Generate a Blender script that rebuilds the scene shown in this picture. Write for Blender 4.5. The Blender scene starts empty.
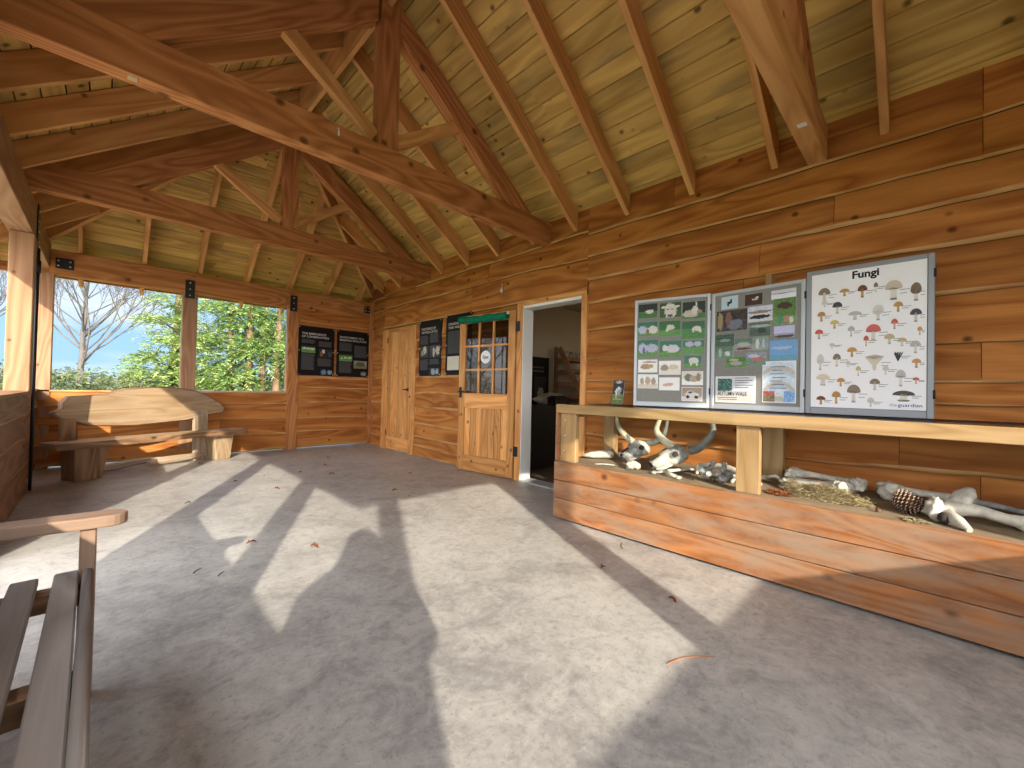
import bpy, math, random
from mathutils import Vector, Matrix, noise
random.seed(7)
V = Vector
C = bpy.context.scene.collection
Zv = V((0, 0, 1))

# ------------------------------------------------------------------ node helpers
def new_mat(name):
    m = bpy.data.materials.new(name); m.use_nodes = True
    nt = m.node_tree; nt.nodes.clear()
    out = nt.nodes.new('ShaderNodeOutputMaterial')
    return m, nt, out

def nd(nt, t, **kw):
    n = nt.nodes.new(t)
    for k, v in kw.items():
        if k.startswith('i_'):
            n.inputs[k[2:].replace('_', ' ')].default_value = v
        else:
            setattr(n, k, v)
    return n

def math_n(nt, op, a, b=None, clamp=False):
    n = nt.nodes.new('ShaderNodeMath'); n.operation = op; n.use_clamp = clamp
    for i, x in enumerate((a, b)):
        if x is None: continue
        if isinstance(x, (int, float)): n.inputs[i].default_value = x
        else: nt.links.new(x, n.inputs[i])
    return n.outputs[0]

def mixc(nt, f, a, b, mode='MIX'):
    n = nt.nodes.new('ShaderNodeMix'); n.data_type = 'RGBA'; n.blend_type = mode
    for sock, x in ((n.inputs[0], f), (n.inputs[6], a), (n.inputs[7], b)):
        if isinstance(x, (int, float)): sock.default_value = x
        elif isinstance(x, tuple): sock.default_value = (*x, 1) if len(x) == 3 else x
        else: nt.links.new(x, sock)
    return n.outputs[2]

def ramp(nt, f, a, b):
    n = nt.nodes.new('ShaderNodeMapRange'); n.inputs[1].default_value = a; n.inputs[2].default_value = b
    nt.links.new(f, n.inputs[0]); return n.outputs[0]

def bsdf(nt, out, rough=.6, spec=.3, metal=0.0):
    b = nt.nodes.new('ShaderNodeBsdfPrincipled')
    b.inputs['Roughness'].default_value = rough
    b.inputs['Specular IOR Level'].default_value = spec
    b.inputs['Metallic'].default_value = metal
    nt.links.new(b.outputs[0], out.inputs[0])
    return b

def plain(name, col, rough=.6, spec=.3, metal=0.0, var=.0, scale=8.0, col2=None, bump=0.0):
    m, nt, out = new_mat(name)
    b = bsdf(nt, out, rough, spec, metal)
    tc = nd(nt, 'ShaderNodeTexCoord')
    nz = nd(nt, 'ShaderNodeTexNoise', i_Scale=scale, i_Detail=4.0)
    nt.links.new(tc.outputs['Object'], nz.inputs['Vector'])
    c2 = col2 if col2 else tuple(x * (1 - var) for x in col)
    f = ramp(nt, nz.outputs[0], .35, .65)
    nt.links.new(mixc(nt, f, c2, col), b.inputs['Base Color'])
    if bump:
        bp = nd(nt, 'ShaderNodeBump', i_Strength=bump, i_Distance=.004)
        nt.links.new(nz.outputs[0], bp.inputs['Height']); nt.links.new(bp.outputs[0], b.inputs['Normal'])
    return m

def wood(name, light, dark, rough=.6, spec=.25, knots=1.0, tint=.25, grain=1.0, weather=None, wamt=.5, bump=.25, knotcol=None, blotch=None, ks=3.2):
    m, nt, out = new_mat(name)
    b = bsdf(nt, out, rough, spec)
    uv = nd(nt, 'ShaderNodeUVMap'); at = nd(nt, 'ShaderNodeAttribute', attribute_name='rnd')
    sx = nd(nt, 'ShaderNodeSeparateXYZ'); nt.links.new(uv.outputs[0], sx.inputs[0])
    rnd = at.outputs['Fac']
    def vec(a, bb, c):
        n = nd(nt, 'ShaderNodeCombineXYZ')
        nt.links.new(math_n(nt, 'MULTIPLY', sx.outputs[0], a), n.inputs[0])
        nt.links.new(math_n(nt, 'MULTIPLY', sx.outputs[1], bb), n.inputs[1])
        nt.links.new(math_n(nt, 'MULTIPLY', rnd, c), n.inputs[2])
        return n.outputs[0]
    n1 = nd(nt, 'ShaderNodeTexNoise', i_Scale=1.0, i_Detail=5.0, i_Roughness=.6)
    nt.links.new(vec(3.5, 95, 31), n1.inputs['Vector'])
    n2 = nd(nt, 'ShaderNodeTexNoise', i_Scale=1.0, i_Detail=1.5, i_Distortion=.5)
    nt.links.new(vec(.7, 5.0, 57), n2.inputs['Vector'])
    rings = math_n(nt, 'PINGPONG', math_n(nt, 'MULTIPLY', n2.outputs[0], 14.0 * grain), 1.0)
    g = math_n(nt, 'ADD', math_n(nt, 'MULTIPLY', rings, .55), math_n(nt, 'MULTIPLY', n1.outputs[0], .45))
    base = mixc(nt, ramp(nt, g, .2, .85), dark, light)
    n3 = nd(nt, 'ShaderNodeTexNoise', i_Scale=1.0, i_Detail=3.0)
    nt.links.new(vec(1.3, 5.5, 13), n3.inputs['Vector'])
    if blotch:
        base = mixc(nt, math_n(nt, 'MULTIPLY', ramp(nt, n3.outputs[0], .56, .72), .75), base, blotch)
    # per-board tint
    tv = math_n(nt, 'ADD', math_n(nt, 'MULTIPLY', math_n(nt, 'FRACT', math_n(nt, 'MULTIPLY', rnd, 7.31)), tint), 1 - tint * .6)
    tc = nd(nt, 'ShaderNodeCombineXYZ')
    for i in range(3): nt.links.new(tv, tc.inputs[i])
    base = mixc(nt, 1.0, base, tc.outputs[0], 'MULTIPLY')
    if knots:
        vo = nd(nt, 'ShaderNodeTexVoronoi', i_Scale=1.0)
        nt.links.new(vec(ks, ks * 1.15, 91), vo.inputs['Vector'])
        kf = ramp(nt, vo.outputs['Distance'], .13 * knots, .055 * knots)
        base = mixc(nt, math_n(nt, 'MULTIPLY', kf, .85), base, knotcol or tuple(x * .3 for x in dark))
    if weather:
        wn = nd(nt, 'ShaderNodeTexNoise', i_Scale=1.0, i_Detail=6.0, i_Roughness=.7)
        nt.links.new(vec(2.2, 7, 5), wn.inputs['Vector'])
        base = mixc(nt, math_n(nt, 'MULTIPLY', ramp(nt, wn.outputs[0], .42, .66), wamt), base, weather)
    nt.links.new(base, b.inputs['Base Color'])
    if bump:
        bp = nd(nt, 'ShaderNodeBump', i_Strength=bump, i_Distance=.002)
        nt.links.new(g, bp.inputs['Height']); nt.links.new(bp.outputs[0], b.inputs['Normal'])
    return m

def colmat(name, rough=.5, spec=.3, trans=0.0):
    m, nt, out = new_mat(name)
    b = bsdf(nt, out, rough, spec)
    a = nd(nt, 'ShaderNodeAttribute', attribute_name='Col')
    nt.links.new(a.outputs['Color'], b.inputs['Base Color'])
    if trans:
        t = nd(nt, 'ShaderNodeBsdfTranslucent'); nt.links.new(a.outputs['Color'], t.inputs[0])
        mx = nd(nt, 'ShaderNodeMixShader'); mx.inputs[0].default_value = trans
        nt.links.new(b.outputs[0], mx.inputs[1]); nt.links.new(t.outputs[0], mx.inputs[2])
        nt.links.new(mx.outputs[0], out.inputs[0])
    return m

def glassmat(name, tint=(1, 1, 1), ior=1.45, extra=0.0):
    m, nt, out = new_mat(name)
    tr = nd(nt, 'ShaderNodeBsdfTransparent'); tr.inputs[0].default_value = (*tint, 1)
    gl = nd(nt, 'ShaderNodeBsdfGlossy'); gl.inputs['Roughness'].default_value = .02
    lw = nd(nt, 'ShaderNodeLayerWeight', i_Blend=.5)
    f0 = ((ior - 1) / (ior + 1)) ** 2
    f = math_n(nt, 'ADD', math_n(nt, 'MULTIPLY', math_n(nt, 'POWER', lw.outputs['Facing'], 5.0), (1 - f0) * .8), f0 + extra, True)
    mx = nd(nt, 'ShaderNodeMixShader')
    nt.links.new(f, mx.inputs[0]); nt.links.new(tr.outputs[0], mx.inputs[1]); nt.links.new(gl.outputs[0], mx.inputs[2])
    nt.links.new(mx.outputs[0], out.inputs[0])
    return m

# ------------------------------------------------------------------ materials
M = {}
M['wall'] = wood('larch_wall', (.54, .222, .060), (.29, .096, .022), rough=.75, spec=.10, tint=.26, bump=.35, grain=.65, knots=.9, ks=4.0, blotch=(.24, .085, .028))
M['sap'] = wood('larch_sapwood', (.60, .35, .14), (.40, .19, .065), knots=0, tint=.2)
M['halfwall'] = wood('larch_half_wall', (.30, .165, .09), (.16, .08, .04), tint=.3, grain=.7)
M['rafter'] = wood('rafter_pine', (.72, .40, .155), (.51, .245, .085), rough=.75, spec=.1, tint=.25, knots=.7, grain=.7)
M['truss'] = wood('truss_fir', (.56, .25, .095), (.33, .128, .044), rough=.75, spec=.1, tint=.15, grain=1.2)
M['post'] = wood('post_fir', (.40, .225, .125), (.27, .13, .063), tint=.15, knots=.5)
M['roof'] = wood('roof_board', (.67, .45, .14), (.45, .28, .082), rough=.75, spec=.1, tint=.35, knots=1.15, grain=.7, blotch=(.30, .22, .10), knotcol=(.07, .035, .012), ks=4.5)
M['pine'] = wood('door_pine', (.76, .39, .135), (.52, .215, .058), rough=.4, spec=.3, tint=.42, knots=1.25, knotcol=(.13, .035, .01), bump=.1, ks=5.5)
M['pale'] = wood('pale_softwood', (.43, .285, .135), (.30, .18, .07), tint=.15, knots=.5)
M['panel'] = wood('weathered_panel', (.43, .185, .070), (.25, .095, .034), rough=.75, spec=.1, tint=.2, weather=(.31, .235, .17), wamt=.8, grain=1.3, blotch=(.24, .13, .08))
M['slab'] = wood('live_edge_slab', (.46, .33, .195), (.31, .195, .10), tint=.1, weather=(.42, .35, .27), wamt=.4, knots=.6)
M['bark'] = wood('rough_edge', (.34, .2, .11), (.14, .075, .04), tint=.1, bump=.6)
M['grey'] = wood('weathered_grey_wood', (.33, .295, .27), (.19, .165, .15), tint=.2, knots=0, rough=.75, bump=.5, grain=.8)
M['arm'] = wood('worn_arm_wood', (.37, .26, .19), (.22, .14, .095), tint=.1, knots=0, rough=.65)
M['drift'] = wood('driftwood', (.5, .4, .29), (.3, .22, .15), tint=.1, knots=0)
M['darkwood'] = wood('dark_shelf_wood', (.05, .035, .025), (.02, .014, .01), tint=.1)
M['black'] = plain('black_steel', (.012, .012, .013), .4, .4)
M['steel'] = plain('zinc_steel', (.62, .62, .6), .3, .5, 1.0)
M['alu'] = plain('grey_aluminium', (.44, .46, .48), .4, .5, .4)
M['alud'] = plain('dark_aluminium', (.24, .25, .26), .4, .5, .3)
M['felt'] = plain('grey_felt', (.255, .25, .232), .95, .05, var=.1, scale=60)
M['paper'] = plain('poster_paper', (.80, .80, .82), .45, .35, var=.02)
M['print'] = colmat('printed_colours', .4, .35)
M['ink'] = plain('black_ink', (.012, .012, .014), .5, .2)
M['inkblue'] = plain('blue_ink', (.03, .07, .22), .5, .2)
M['inkpale'] = plain('pale_blue_ink', (.14, .27, .46), .5, .2)
M['signblack'] = plain('black_board', (.010, .009, .010), .45, .12)
M['signtext'] = plain('pale_lettering', (.62, .60, .57), .5, .2)
M['signgrey'] = plain('grey_lettering', (.085, .085, .092), .5, .2)
M['white'] = plain('white_paint', (.78, .78, .77), .45, .3)
M['cream'] = plain('cream_plaster', (.62, .53, .40), .9, .1, var=.05, scale=2)
M['green'] = plain('green_canvas', (.0, .18, .10), .6, .2, var=.3, scale=20)
M['bone'] = plain('bleached_bone', (.66, .62, .52), .75, .15, var=.0, scale=22, col2=(.42, .40, .34), bump=.5)
M['bonegrey'] = plain('grey_bone', (.40, .40, .38), .8, .1, scale=26, col2=(.2, .2, .19), bump=.5)
M['horn'] = plain('pale_horn', (.60, .56, .42), .5, .3, scale=14, col2=(.40, .36, .25), bump=.2)
M['horndark'] = plain('dark_horn', (.22, .22, .19), .55, .3, scale=14, col2=(.12, .12, .11), bump=.2)
M['socket'] = plain('bone_hollow_shade', (.05, .042, .035), .9, .05)  # dark solid blobs stand in for the shade inside bone hollows
M['sand'] = plain('dusty_case_bed', (.33, .25, .165), .95, .05, scale=5, col2=(.24, .18, .12))
M['glass'] = glassmat('clear_glass', (.98, .99, .985), 1.12)
M['doorglass'] = glassmat('door_glass', (.60, .60, .60), 1.5, .03)
M['acrylic'] = glassmat('clear_acrylic', (.93, .95, .95), 1.4, .03)
M['leafmat'] = colmat('fallen_leaf_colours', .7, .2)
M['foliage'] = colmat('foliage_colours', .7, .1, .35)
M['twig'] = plain('bare_twig', (.15, .135, .125), .85, .1, var=.4, scale=3)
M['trunk'] = plain('reddish_trunk', (.27, .165, .11), .9, .1, var=.5, scale=4, bump=.6)
M['skin'] = plain('skin', (.55, .34, .25), .5, .3)
M['coat'] = plain('dark_coat', (.03, .04, .06), .8, .1, var=.3)
M['trousers'] = plain('dark_trousers', (.04, .04, .045), .85, .1)
M['shoe'] = plain('brown_shoe', (.06, .035, .02), .5, .3)
M['hair'] = plain('brown_hair', (.06, .035, .02), .6, .2)
M['cone'] = plain('pine_cone_brown', (.20, .105, .055), .7, .2, scale=40, col2=(.09, .045, .024))
M['conetip'] = plain('pine_cone_tip', (.52, .40, .31), .7, .2)
M['hay'] = colmat('dry_straw_colours', .8, .1, .2)
M['gravel'] = plain('bounce_gravel', (.50, .46, .40), .95, .05, scale=30, col2=(.36, .33, .28), bump=.5)
M['slate'] = plain('roof_slate', (.06, .06, .065), .6, .3)

def grass_mat():
    m, nt, out = new_mat('lawn_grass')
    b = bsdf(nt, out, .9, .1); tc = nd(nt, 'ShaderNodeTexCoord')
    n = nd(nt, 'ShaderNodeTexNoise', i_Scale=1.5, i_Detail=8.0, i_Roughness=.7); nt.links.new(tc.outputs['Object'], n.inputs['Vector'])
    nt.links.new(mixc(nt, ramp(nt, n.outputs[0], .3, .7), (.09, .14, .03), (.24, .30, .09)), b.inputs['Base Color'])
    return m
M['grass'] = grass_mat()

def floor_mat():
    m, nt, out = new_mat('power_floated_concrete')
    b = bsdf(nt, out, .45, .35); tc = nd(nt, 'ShaderNodeTexCoord'); L = nt.links
    def nz(s, d, r=.6, dist=0.0):
        n = nd(nt, 'ShaderNodeTexNoise', i_Scale=s, i_Detail=d, i_Roughness=r, i_Distortion=dist); L.new(tc.outputs['Object'], n.inputs['Vector']); return n.outputs[0]
    big = nz(1.1, 5.0, .65, .6); mid = nz(5.0, 8.0, .72, .8); fine = nz(24.0, 6.0, .75, .3); sp = nz(70, 3.0)
    c = mixc(nt, ramp(nt, big, .36, .62), (.295, .287, .277), (.45, .437, .41))
    c = mixc(nt, math_n(nt, 'MULTIPLY', ramp(nt, mid, .46, .66), .6), c, (.54, .525, .495))
    c = mixc(nt, math_n(nt, 'MULTIPLY', ramp(nt, mid, .47, .30), .65), c, (.20, .195, .19))
    c = mixc(nt, math_n(nt, 'MULTIPLY', ramp(nt, fine, .52, .66), .5), c, (.18, .172, .165))
    c = mixc(nt, math_n(nt, 'MULTIPLY', ramp(nt, fine, .46, .34), .4), c, (.56, .545, .51))
    c = mixc(nt, math_n(nt, 'MULTIPLY', ramp(nt, sp, .62, .70), .5), c, (.16, .14, .12))
    L.new(c, b.inputs['Base Color'])
    L.new(math_n(nt, 'ADD', math_n(nt, 'MULTIPLY', big, .35), .22), b.inputs['Roughness'])
    bp = nd(nt, 'ShaderNodeBump', i_Strength=.25, i_Distance=.004); L.new(mid, bp.inputs['Height']); L.new(bp.outputs[0], b.inputs['Normal'])
    return m
M['floor'] = floor_mat()

# ------------------------------------------------------------------ mesh builder
class MB:
    def __init__(s):
        s.v = []; s.f = []; s.uv = []; s.mi = []; s.r = []; s.col = []; s.sm = []; s.hascol = False
    def face(s, idx, uv=None, mi=0, r=0.0, col=None, smooth=False):
        s.f.append(tuple(idx)); s.uv.append(uv or [(0, 0)] * len(idx)); s.mi.append(mi); s.r.append(r); s.sm.append(smooth)
        s.col.append(col or (.5, .5, .5))
        if col: s.hascol = True
    def add(s, pts):
        n = len(s.v); s.v.extend(V(p) for p in pts); return list(range(n, n + len(pts)))
    def poly(s, pts, mi=0, r=0.0, col=None, ex=None, smooth=False):
        ids = s.add(pts); P = [V(p) for p in pts]
        ex = ex or (P[1] - P[0]).normalized()
        nrm = (P[1] - P[0]).cross(P[2] - P[0])
        ey = nrm.cross(ex); ey = ey.normalized() if ey.length > 1e-9 else V((0, 0, 1))
        o = V((0, 0, 0))
        s.face(ids, [((p - o).dot(ex) + r * 17, (p - o).dot(ey) + r * 5) for p in P], mi, r, col, smooth)
    def hexa(s, P, mi=0, r=None, col=None):
        """P: 4 corners at the start of the length, then the matching 4 at its end"""
        if r is None: r = random.random()
        P = [V(p) for p in P]; ids = s.add(P)
        ex = ((P[4] + P[5] + P[6] + P[7]) - (P[0] + P[1] + P[2] + P[3])).normalized()
        for q in ((0, 3, 2, 1), (4, 5, 6, 7), (0, 1, 5, 4), (1, 2, 6, 5), (2, 3, 7, 6), (3, 0, 4, 7)):
            a, b_, c_ = P[q[0]], P[q[1]], P[q[2]]
            n = (b_ - a).cross(c_ - a)
            n = n.normalized() if n.length > 1e-12 else V((1, 0, 0))
            if abs(n.dot(ex)) > .8: e1 = (b_ - a).normalized()
            else: e1 = ex
            e2 = n.cross(e1)
            s.face([ids[k] for k in q], [((P[k] - P[0]).dot(e1) + r * 17, (P[k] - P[0]).dot(e2) + r * 5) for k in q], mi, r, col)
    def beam(s, p0, p1, w, h, up=Zv, mi=0, r=None, col=None):
        p0 = V(p0); p1 = V(p1); ex = (p1 - p0).normalized()
        side = ex.cross(up)
        if side.length < 1e-5: side = ex.cross(V((1, 0, 0)))
        side.normalize(); u = side.cross(ex)
        q = []
        for p in (p0, p1):
            q += [p - side * w / 2 - u * h / 2, p + side * w / 2 - u * h / 2, p + side * w / 2 + u * h / 2, p - side * w / 2 + u * h / 2]
        s.hexa(q, mi, r, col)
    def box(s, x0, x1, y0, y1, z0, z1, ax='x', mi=0, r=None, col=None):
        c = V(((x0 + x1) / 2, (y0 + y1) / 2, (z0 + z1) / 2))
        def pt(a, b_, cc): return (a, b_, cc)
        if ax == 'x': P = [(x, y, z) for x in (x0, x1) for (y, z) in ((y0, z0), (y1, z0), (y1, z1), (y0, z1))]
        elif ax == 'y': P = [(x, y, z) for y in (y0, y1) for (x, z) in ((x1, z0), (x0, z0), (x0, z1), (x1, z1))]
        else: P = [(x, y, z) for z in (z0, z1) for (x, y) in ((x0, y0), (x1, y0), (x1, y1), (x0, y1))]
        s.hexa(P, mi, r, col)
    def tube(s, path, rad, n=10, mi=0, r=None, col=None, caps=True, squash=None, twist=0.0):
        if r is None: r = random.random()
        path = [V(p) for p in path]; rings = []; L = 0
        prev = None
        for i, p in enumerate(path):
            t = (path[min(i + 1, len(path) - 1)] - path[max(i - 1, 0)]).normalized()
            if prev is None:
                a = t.cross(Zv)
                if a.length < .05: a = t.cross(V((1, 0, 0)))
            else: a = prev - t * prev.dot(t)
            a.normalize(); b_ = t.cross(a); prev = a
            rr = rad[i] if isinstance(rad, (list, tuple)) else rad
            sq = squash[i] if squash else 1.0
            rings.append(s.add([p + a * math.cos(k * math.tau / n) * rr + b_ * math.sin(k * math.tau / n) * rr * sq for k in range(n)]))
            if i:
                L2 = L + (path[i] - path[i - 1]).length
                for k in range(n):
                    k2 = (k + 1) % n; w = .3 / n
                    s.face((rings[-2][k], rings[-2][k2], rings[-1][k2], rings[-1][k]),
                           [(L + r * 9, k * w), (L + r * 9, (k + 1) * w), (L2 + r * 9, (k + 1) * w), (L2 + r * 9, k * w)], mi, r, col, True)
                L = L2
        if caps:
            s.face(tuple(reversed(rings[0])), [(0, 0)] * n, mi, r, col); s.face(tuple(rings[-1]), [(0, 0)] * n, mi, r, col)
    def blob(s, c, rad, amp=.15, freq=1.5, sub=2, mi=0, seed=0, rot=None, col=None, r=.3):
        t = (1 + 5 ** .5) / 2
        vs = [V(p).normalized() for p in [(-1, t, 0), (1, t, 0), (-1, -t, 0), (1, -t, 0), (0, -1, t), (0, 1, t), (0, -1, -t), (0, 1, -t), (t, 0, -1), (t, 0, 1), (-t, 0, -1), (-t, 0, 1)]]
        fs = [(0, 11, 5), (0, 5, 1), (0, 1, 7), (0, 7, 10), (0, 10, 11), (1, 5, 9), (5, 11, 4), (11, 10, 2), (10, 7, 6), (7, 1, 8), (3, 9, 4), (3, 4, 2), (3, 2, 6), (3, 6, 8), (3, 8, 9), (4, 9, 5), (2, 4, 11), (6, 2, 10), (8, 6, 7), (9, 8, 1)]
        for _ in range(sub):
            mid = {}; nf = []
            def m(a, b_):
                k = (min(a, b_), max(a, b_))
                if k not in mid: vs.append(((vs[a] + vs[b_]) / 2).normalized()); mid[k] = len(vs) - 1
                return mid[k]
            for a, b_, c_ in fs:
                x, y, z = m(a, b_), m(b_, c_), m(c_, a); nf += [(a, x, z), (b_, y, x), (c_, z, y), (x, y, z)]
            fs = nf
        c = V(c); rad = V(rad) if not isinstance(rad, (int, float)) else V((rad,) * 3)
        o = V((seed * 3.7, seed * 1.3, seed * 7.1)); pts = []
        for v in vs:
            d = 1 + amp * noise.noise(v * freq + o) * 2
            p = V((v.x * rad.x, v.y * rad.y, v.z * rad.z)) * d
            if rot: p = rot @ p
            pts.append(c + p)
        ids = s.add(pts)
        for f in fs: s.face([ids[k] for k in f], [(pts[k].x, pts[k].y + pts[k].z) for k in f], mi, r, col, True)
    def build(s, name, mats, parent=None, origin=None, bevel=0.0, seg=1):
        me = bpy.data.meshes.new(name)
        par = V(parent['_o']) if parent is not None else None
        if origin is None: origin = par if par is not None else (V((0, 0, 0)) if not s.v else sum(s.v, V((0, 0, 0))) / len(s.v))
        origin = V(origin)
        me.from_pydata([p - origin for p in s.v], [], s.f)
        for m in (mats if isinstance(mats, (list, tuple)) else [mats]): me.materials.append(m)
        me.polygons.foreach_set('material_index', s.mi)
        me.polygons.foreach_set('use_smooth', s.sm)
        u = me.uv_layers.new(name='UVMap'); flat = [c for f in s.uv for p in f for c in p]
        u.data.foreach_set('uv', flat)
        a = me.attributes.new('rnd', 'FLOAT', 'FACE'); a.data.foreach_set('value', s.r)
        if s.hascol:
            a = me.attributes.new('Col', 'FLOAT_COLOR', 'FACE'); a.data.foreach_set('color', [c for q in s.col for c in (*q, 1.0)])
        me.update()
        ob = bpy.data.objects.new(name, me); C.objects.link(ob)
        if parent is not None:
            ob.parent = parent; ob.location = origin - par
        else: ob.location = origin
        ob['_o'] = tuple(origin)
        if bevel:
            md = ob.modifiers.new('edge', 'BEVEL'); md.width = bevel; md.segments = seg; md.limit_method = 'ANGLE'
        return ob

def tag(o, label, cat, group=None, kind=None):
    o['label'] = label; o['category'] = cat
    if group: o['group'] = group
    if kind: o['kind'] = kind
    return o
def thing(name, loc, label, cat, group=None, kind=None):
    o = bpy.data.objects.new(name, None); C.objects.link(o); o.location = loc; o['_o'] = tuple(loc); o.empty_display_size = .1
    return tag(o, label, cat, group, kind)

class Surf:
    """a flat sheet in space: u along right, v up, w out"""
    def __init__(s, o, right, up, out): s.o = V(o); s.r = V(right).normalized(); s.u = V(up).normalized(); s.n = V(out).normalized()
    def p(s, u, v, w=0.0): return s.o + s.r * u + s.u * v + s.n * w
    def rect(s, mb, u0, v0, u1, v1, w=0.0, mi=0, col=None, r=0.0):
        mb.poly([s.p(u0, v0, w), s.p(u1, v0, w), s.p(u1, v1, w), s.p(u0, v1, w)], mi, r, col)
    def slab(s, mb, u0, v0, u1, v1, w0, w1, mi=0, ax='u', r=None, col=None):
        if ax == 'u': P = [s.p(u, v, w) for u in (u0, u1) for (v, w) in ((v0, w1), (v0, w0), (v1, w0), (v1, w1))]
        else: P = [s.p(u, v, w) for v in (v0, v1) for (u, w) in ((u0, w1), (u1, w1), (u1, w0), (u0, w0))]
        if ax == 'v': P = [s.p(u, v, w) for v in (v0, v1) for (u, w) in ((u0, w0), (u0, w1), (u1, w1), (u1, w0))]
        mb.hexa(P, mi, r, col)
    def picture(s, mb, u0, v0, u1, v1, w, nx, ny, fn, mi=0):
        ids = [[mb.add([s.p(u0 + (u1 - u0) * i / nx, v0 + (v1 - v0) * j / ny, w)])[0] for i in range(nx + 1)] for j in range(ny + 1)]
        for j in range(ny):
            for i in range(nx):
                mb.face((ids[j][i], ids[j][i + 1], ids[j + 1][i + 1], ids[j + 1][i]), None, mi, 0, fn((i + .5) / nx, (j + .5) / ny))

def text_mesh(mb, surf, txt, u, v, height, width=None, w=0.0, mi=0, bold=0.0, align='LEFT'):
    fc = bpy.data.curves.new('lettering', 'FONT'); fc.body = txt; fc.size = 1.0; fc.offset = bold; fc.resolution_u = 3
    fo = bpy.data.objects.new('lettering', fc); C.objects.link(fo)
    bpy.context.view_layer.update()
    me = bpy.data.meshes.new_from_object(fo.evaluated_get(bpy.context.evaluated_depsgraph_get()))
    xs = [q.co.x for q in me.vertices]; ys = [q.co.y for q in me.vertices]
    x0, x1 = min(xs), max(xs); sc = height / .72; sx = sc if not width else width / (x1 - x0)
    off = 0 if align == 'LEFT' else -(x1 - x0) * sx / 2
    ids = mb.add([surf.p(u + off + (q.co.x - x0) * sx, v + q.co.y * sc, w) for q in me.vertices])
    for p in me.polygons: mb.face([ids[k] for k in p.vertices], None, mi)
    bpy.data.objects.remove(fo); bpy.data.curves.remove(fc); bpy.data.meshes.remove(me)

# ------------------------------------------------------------------ dimensions (metres)
XR, XL = 3.55, -0.50            # inner faces of right wall and left side
YF, YB = 7.475, -1.45           # far and back ends
CX = 1.525; SL = .733; ZE = 3.0; ZRIDGE = ZE + SL * (XR - CX)
def zroof(x): return ZE + SL * min(XR - x, x - XL)
def yfar(z): return YF - (z - 2.92) / .772
def yback(z): return YB - .02 + (z - ZE) / SL
TRY = (5.46, 3.06, .56)

# ------------------------------------------------------------------ setting
mb = MB(); mb.box(-.78, 3.70, -1.75, 7.70, -.12, 0)
tag(mb.build('floor', M['floor'], origin=(1.5, 3, 0)), 'grey power-floated concrete floor of the open shelter', 'floor', kind='structure')
mb = MB(); mb.box(-60, 60, -40, 70, -.45, -.13)
tag(mb.build('ground', M['grass'], origin=(0, 0, -.13)), 'green lawn outside the shelter beyond the far windows', 'lawn', kind='structure')
mb = MB(); mb.box(-5.5, -.78, -7, 9.5, -.16, -.06); mb.box(-.78, 6, -7, -1.75, -.16, -.06)  # unseen pale ground, added to bounce light onto the roof interior
tag(mb.build('path', M['gravel'], origin=(-3, 0, -.06)), 'unseen pale gravel added around the open sides to bounce light inside', 'path', kind='structure')

def waney(mb, S, u0, u1, seams, seed=0, wob=.012, mi=0, mis=1, joints=None, strip=(.008, .030), step=.11):
    n = max(2, int((u1 - u0) / step)); us = [u0 + (u1 - u0) * i / n for i in range(n + 1)]
    def low(k, u):
        if k == 0 or k == len(seams) - 1: return seams[k]
        return seams[k] + wob * noise.noise(V((u * .9, k * 5.3 + seed, 1.7))) * 2 + .007 * noise.noise(V((u * 6, k * 3.1 + seed, 9.2)))
    rng = random.Random(seed * 101 + 3)
    for k in range(len(seams) - 1):
        cuts = [u0]
        x = u0 + rng.uniform(1.0, 2.6)
        while x < u1 - .6: cuts.append(x); x += rng.uniform(1.6, 3.2)
        cuts = [u0] + [us[round((c - u0) / (u1 - u0) * n)] for c in cuts[1:]]
        cols = []
        for u in us:
            lo = low(k, u); hi = min(low(k + 1, u) + .028, seams[-1]) if k + 2 < len(seams) else seams[-1]
            st = strip[0] + (strip[1] - strip[0]) * (.5 + .9 * noise.noise(V((u * 1.3, k * 2.2 + seed, 4.4))))
            st = max(.006, min(st, (hi - lo) * .35))
            cols.append(mb.add([S.p(u, hi, .001), S.p(u, lo + st, .034), S.p(u, lo + st * .4, .031), S.p(u, lo, .022), S.p(u, lo + .004, -.01)]))
        rs = [rng.random() for _ in cuts]
        for i in range(n):
            um = (us[i] + us[i + 1]) / 2; b_ = max(j for j, c in enumerate(cuts) if c <= um + 1e-6); r = rs[b_]
            A, B = cols[i], cols[i + 1]
            for q, m in ((0, mi), (1, mis), (2, mis), (3, 2)):  # last face: underside of the lip coloured dark as its shade
                va = [0, .2, .235, .25, .27]
                P = [mb.v[A[q + 1]], mb.v[B[q + 1]], mb.v[B[q]], mb.v[A[q]]]
                uvs = [(us[i] + r * 17, (P[0] - S.o).dot(S.u) + r * 5), (us[i + 1] + r * 17, (P[1] - S.o).dot(S.u) + r * 5), (us[i + 1] + r * 17, (P[2] - S.o).dot(S.u) + r * 5), (us[i] + r * 17, (P[3] - S.o).dot(S.u) + r * 5)]
                mb.face((A[q + 1], B[q + 1], B[q], A[q]), uvs, m, r)
        for c in cuts[1:]:
            zc0 = low(k, c) + .03; zc1 = low(k + 1, c) - .003 if k + 2 < len(seams) else seams[-1]
            mb.poly([S.p(c - .0012, zc0, .0352 - .001), S.p(c + .0012, zc0, .0352 - .001), S.p(c + .0012, zc1, .008), S.p(c - .0012, zc1, .008)], 2)

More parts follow.
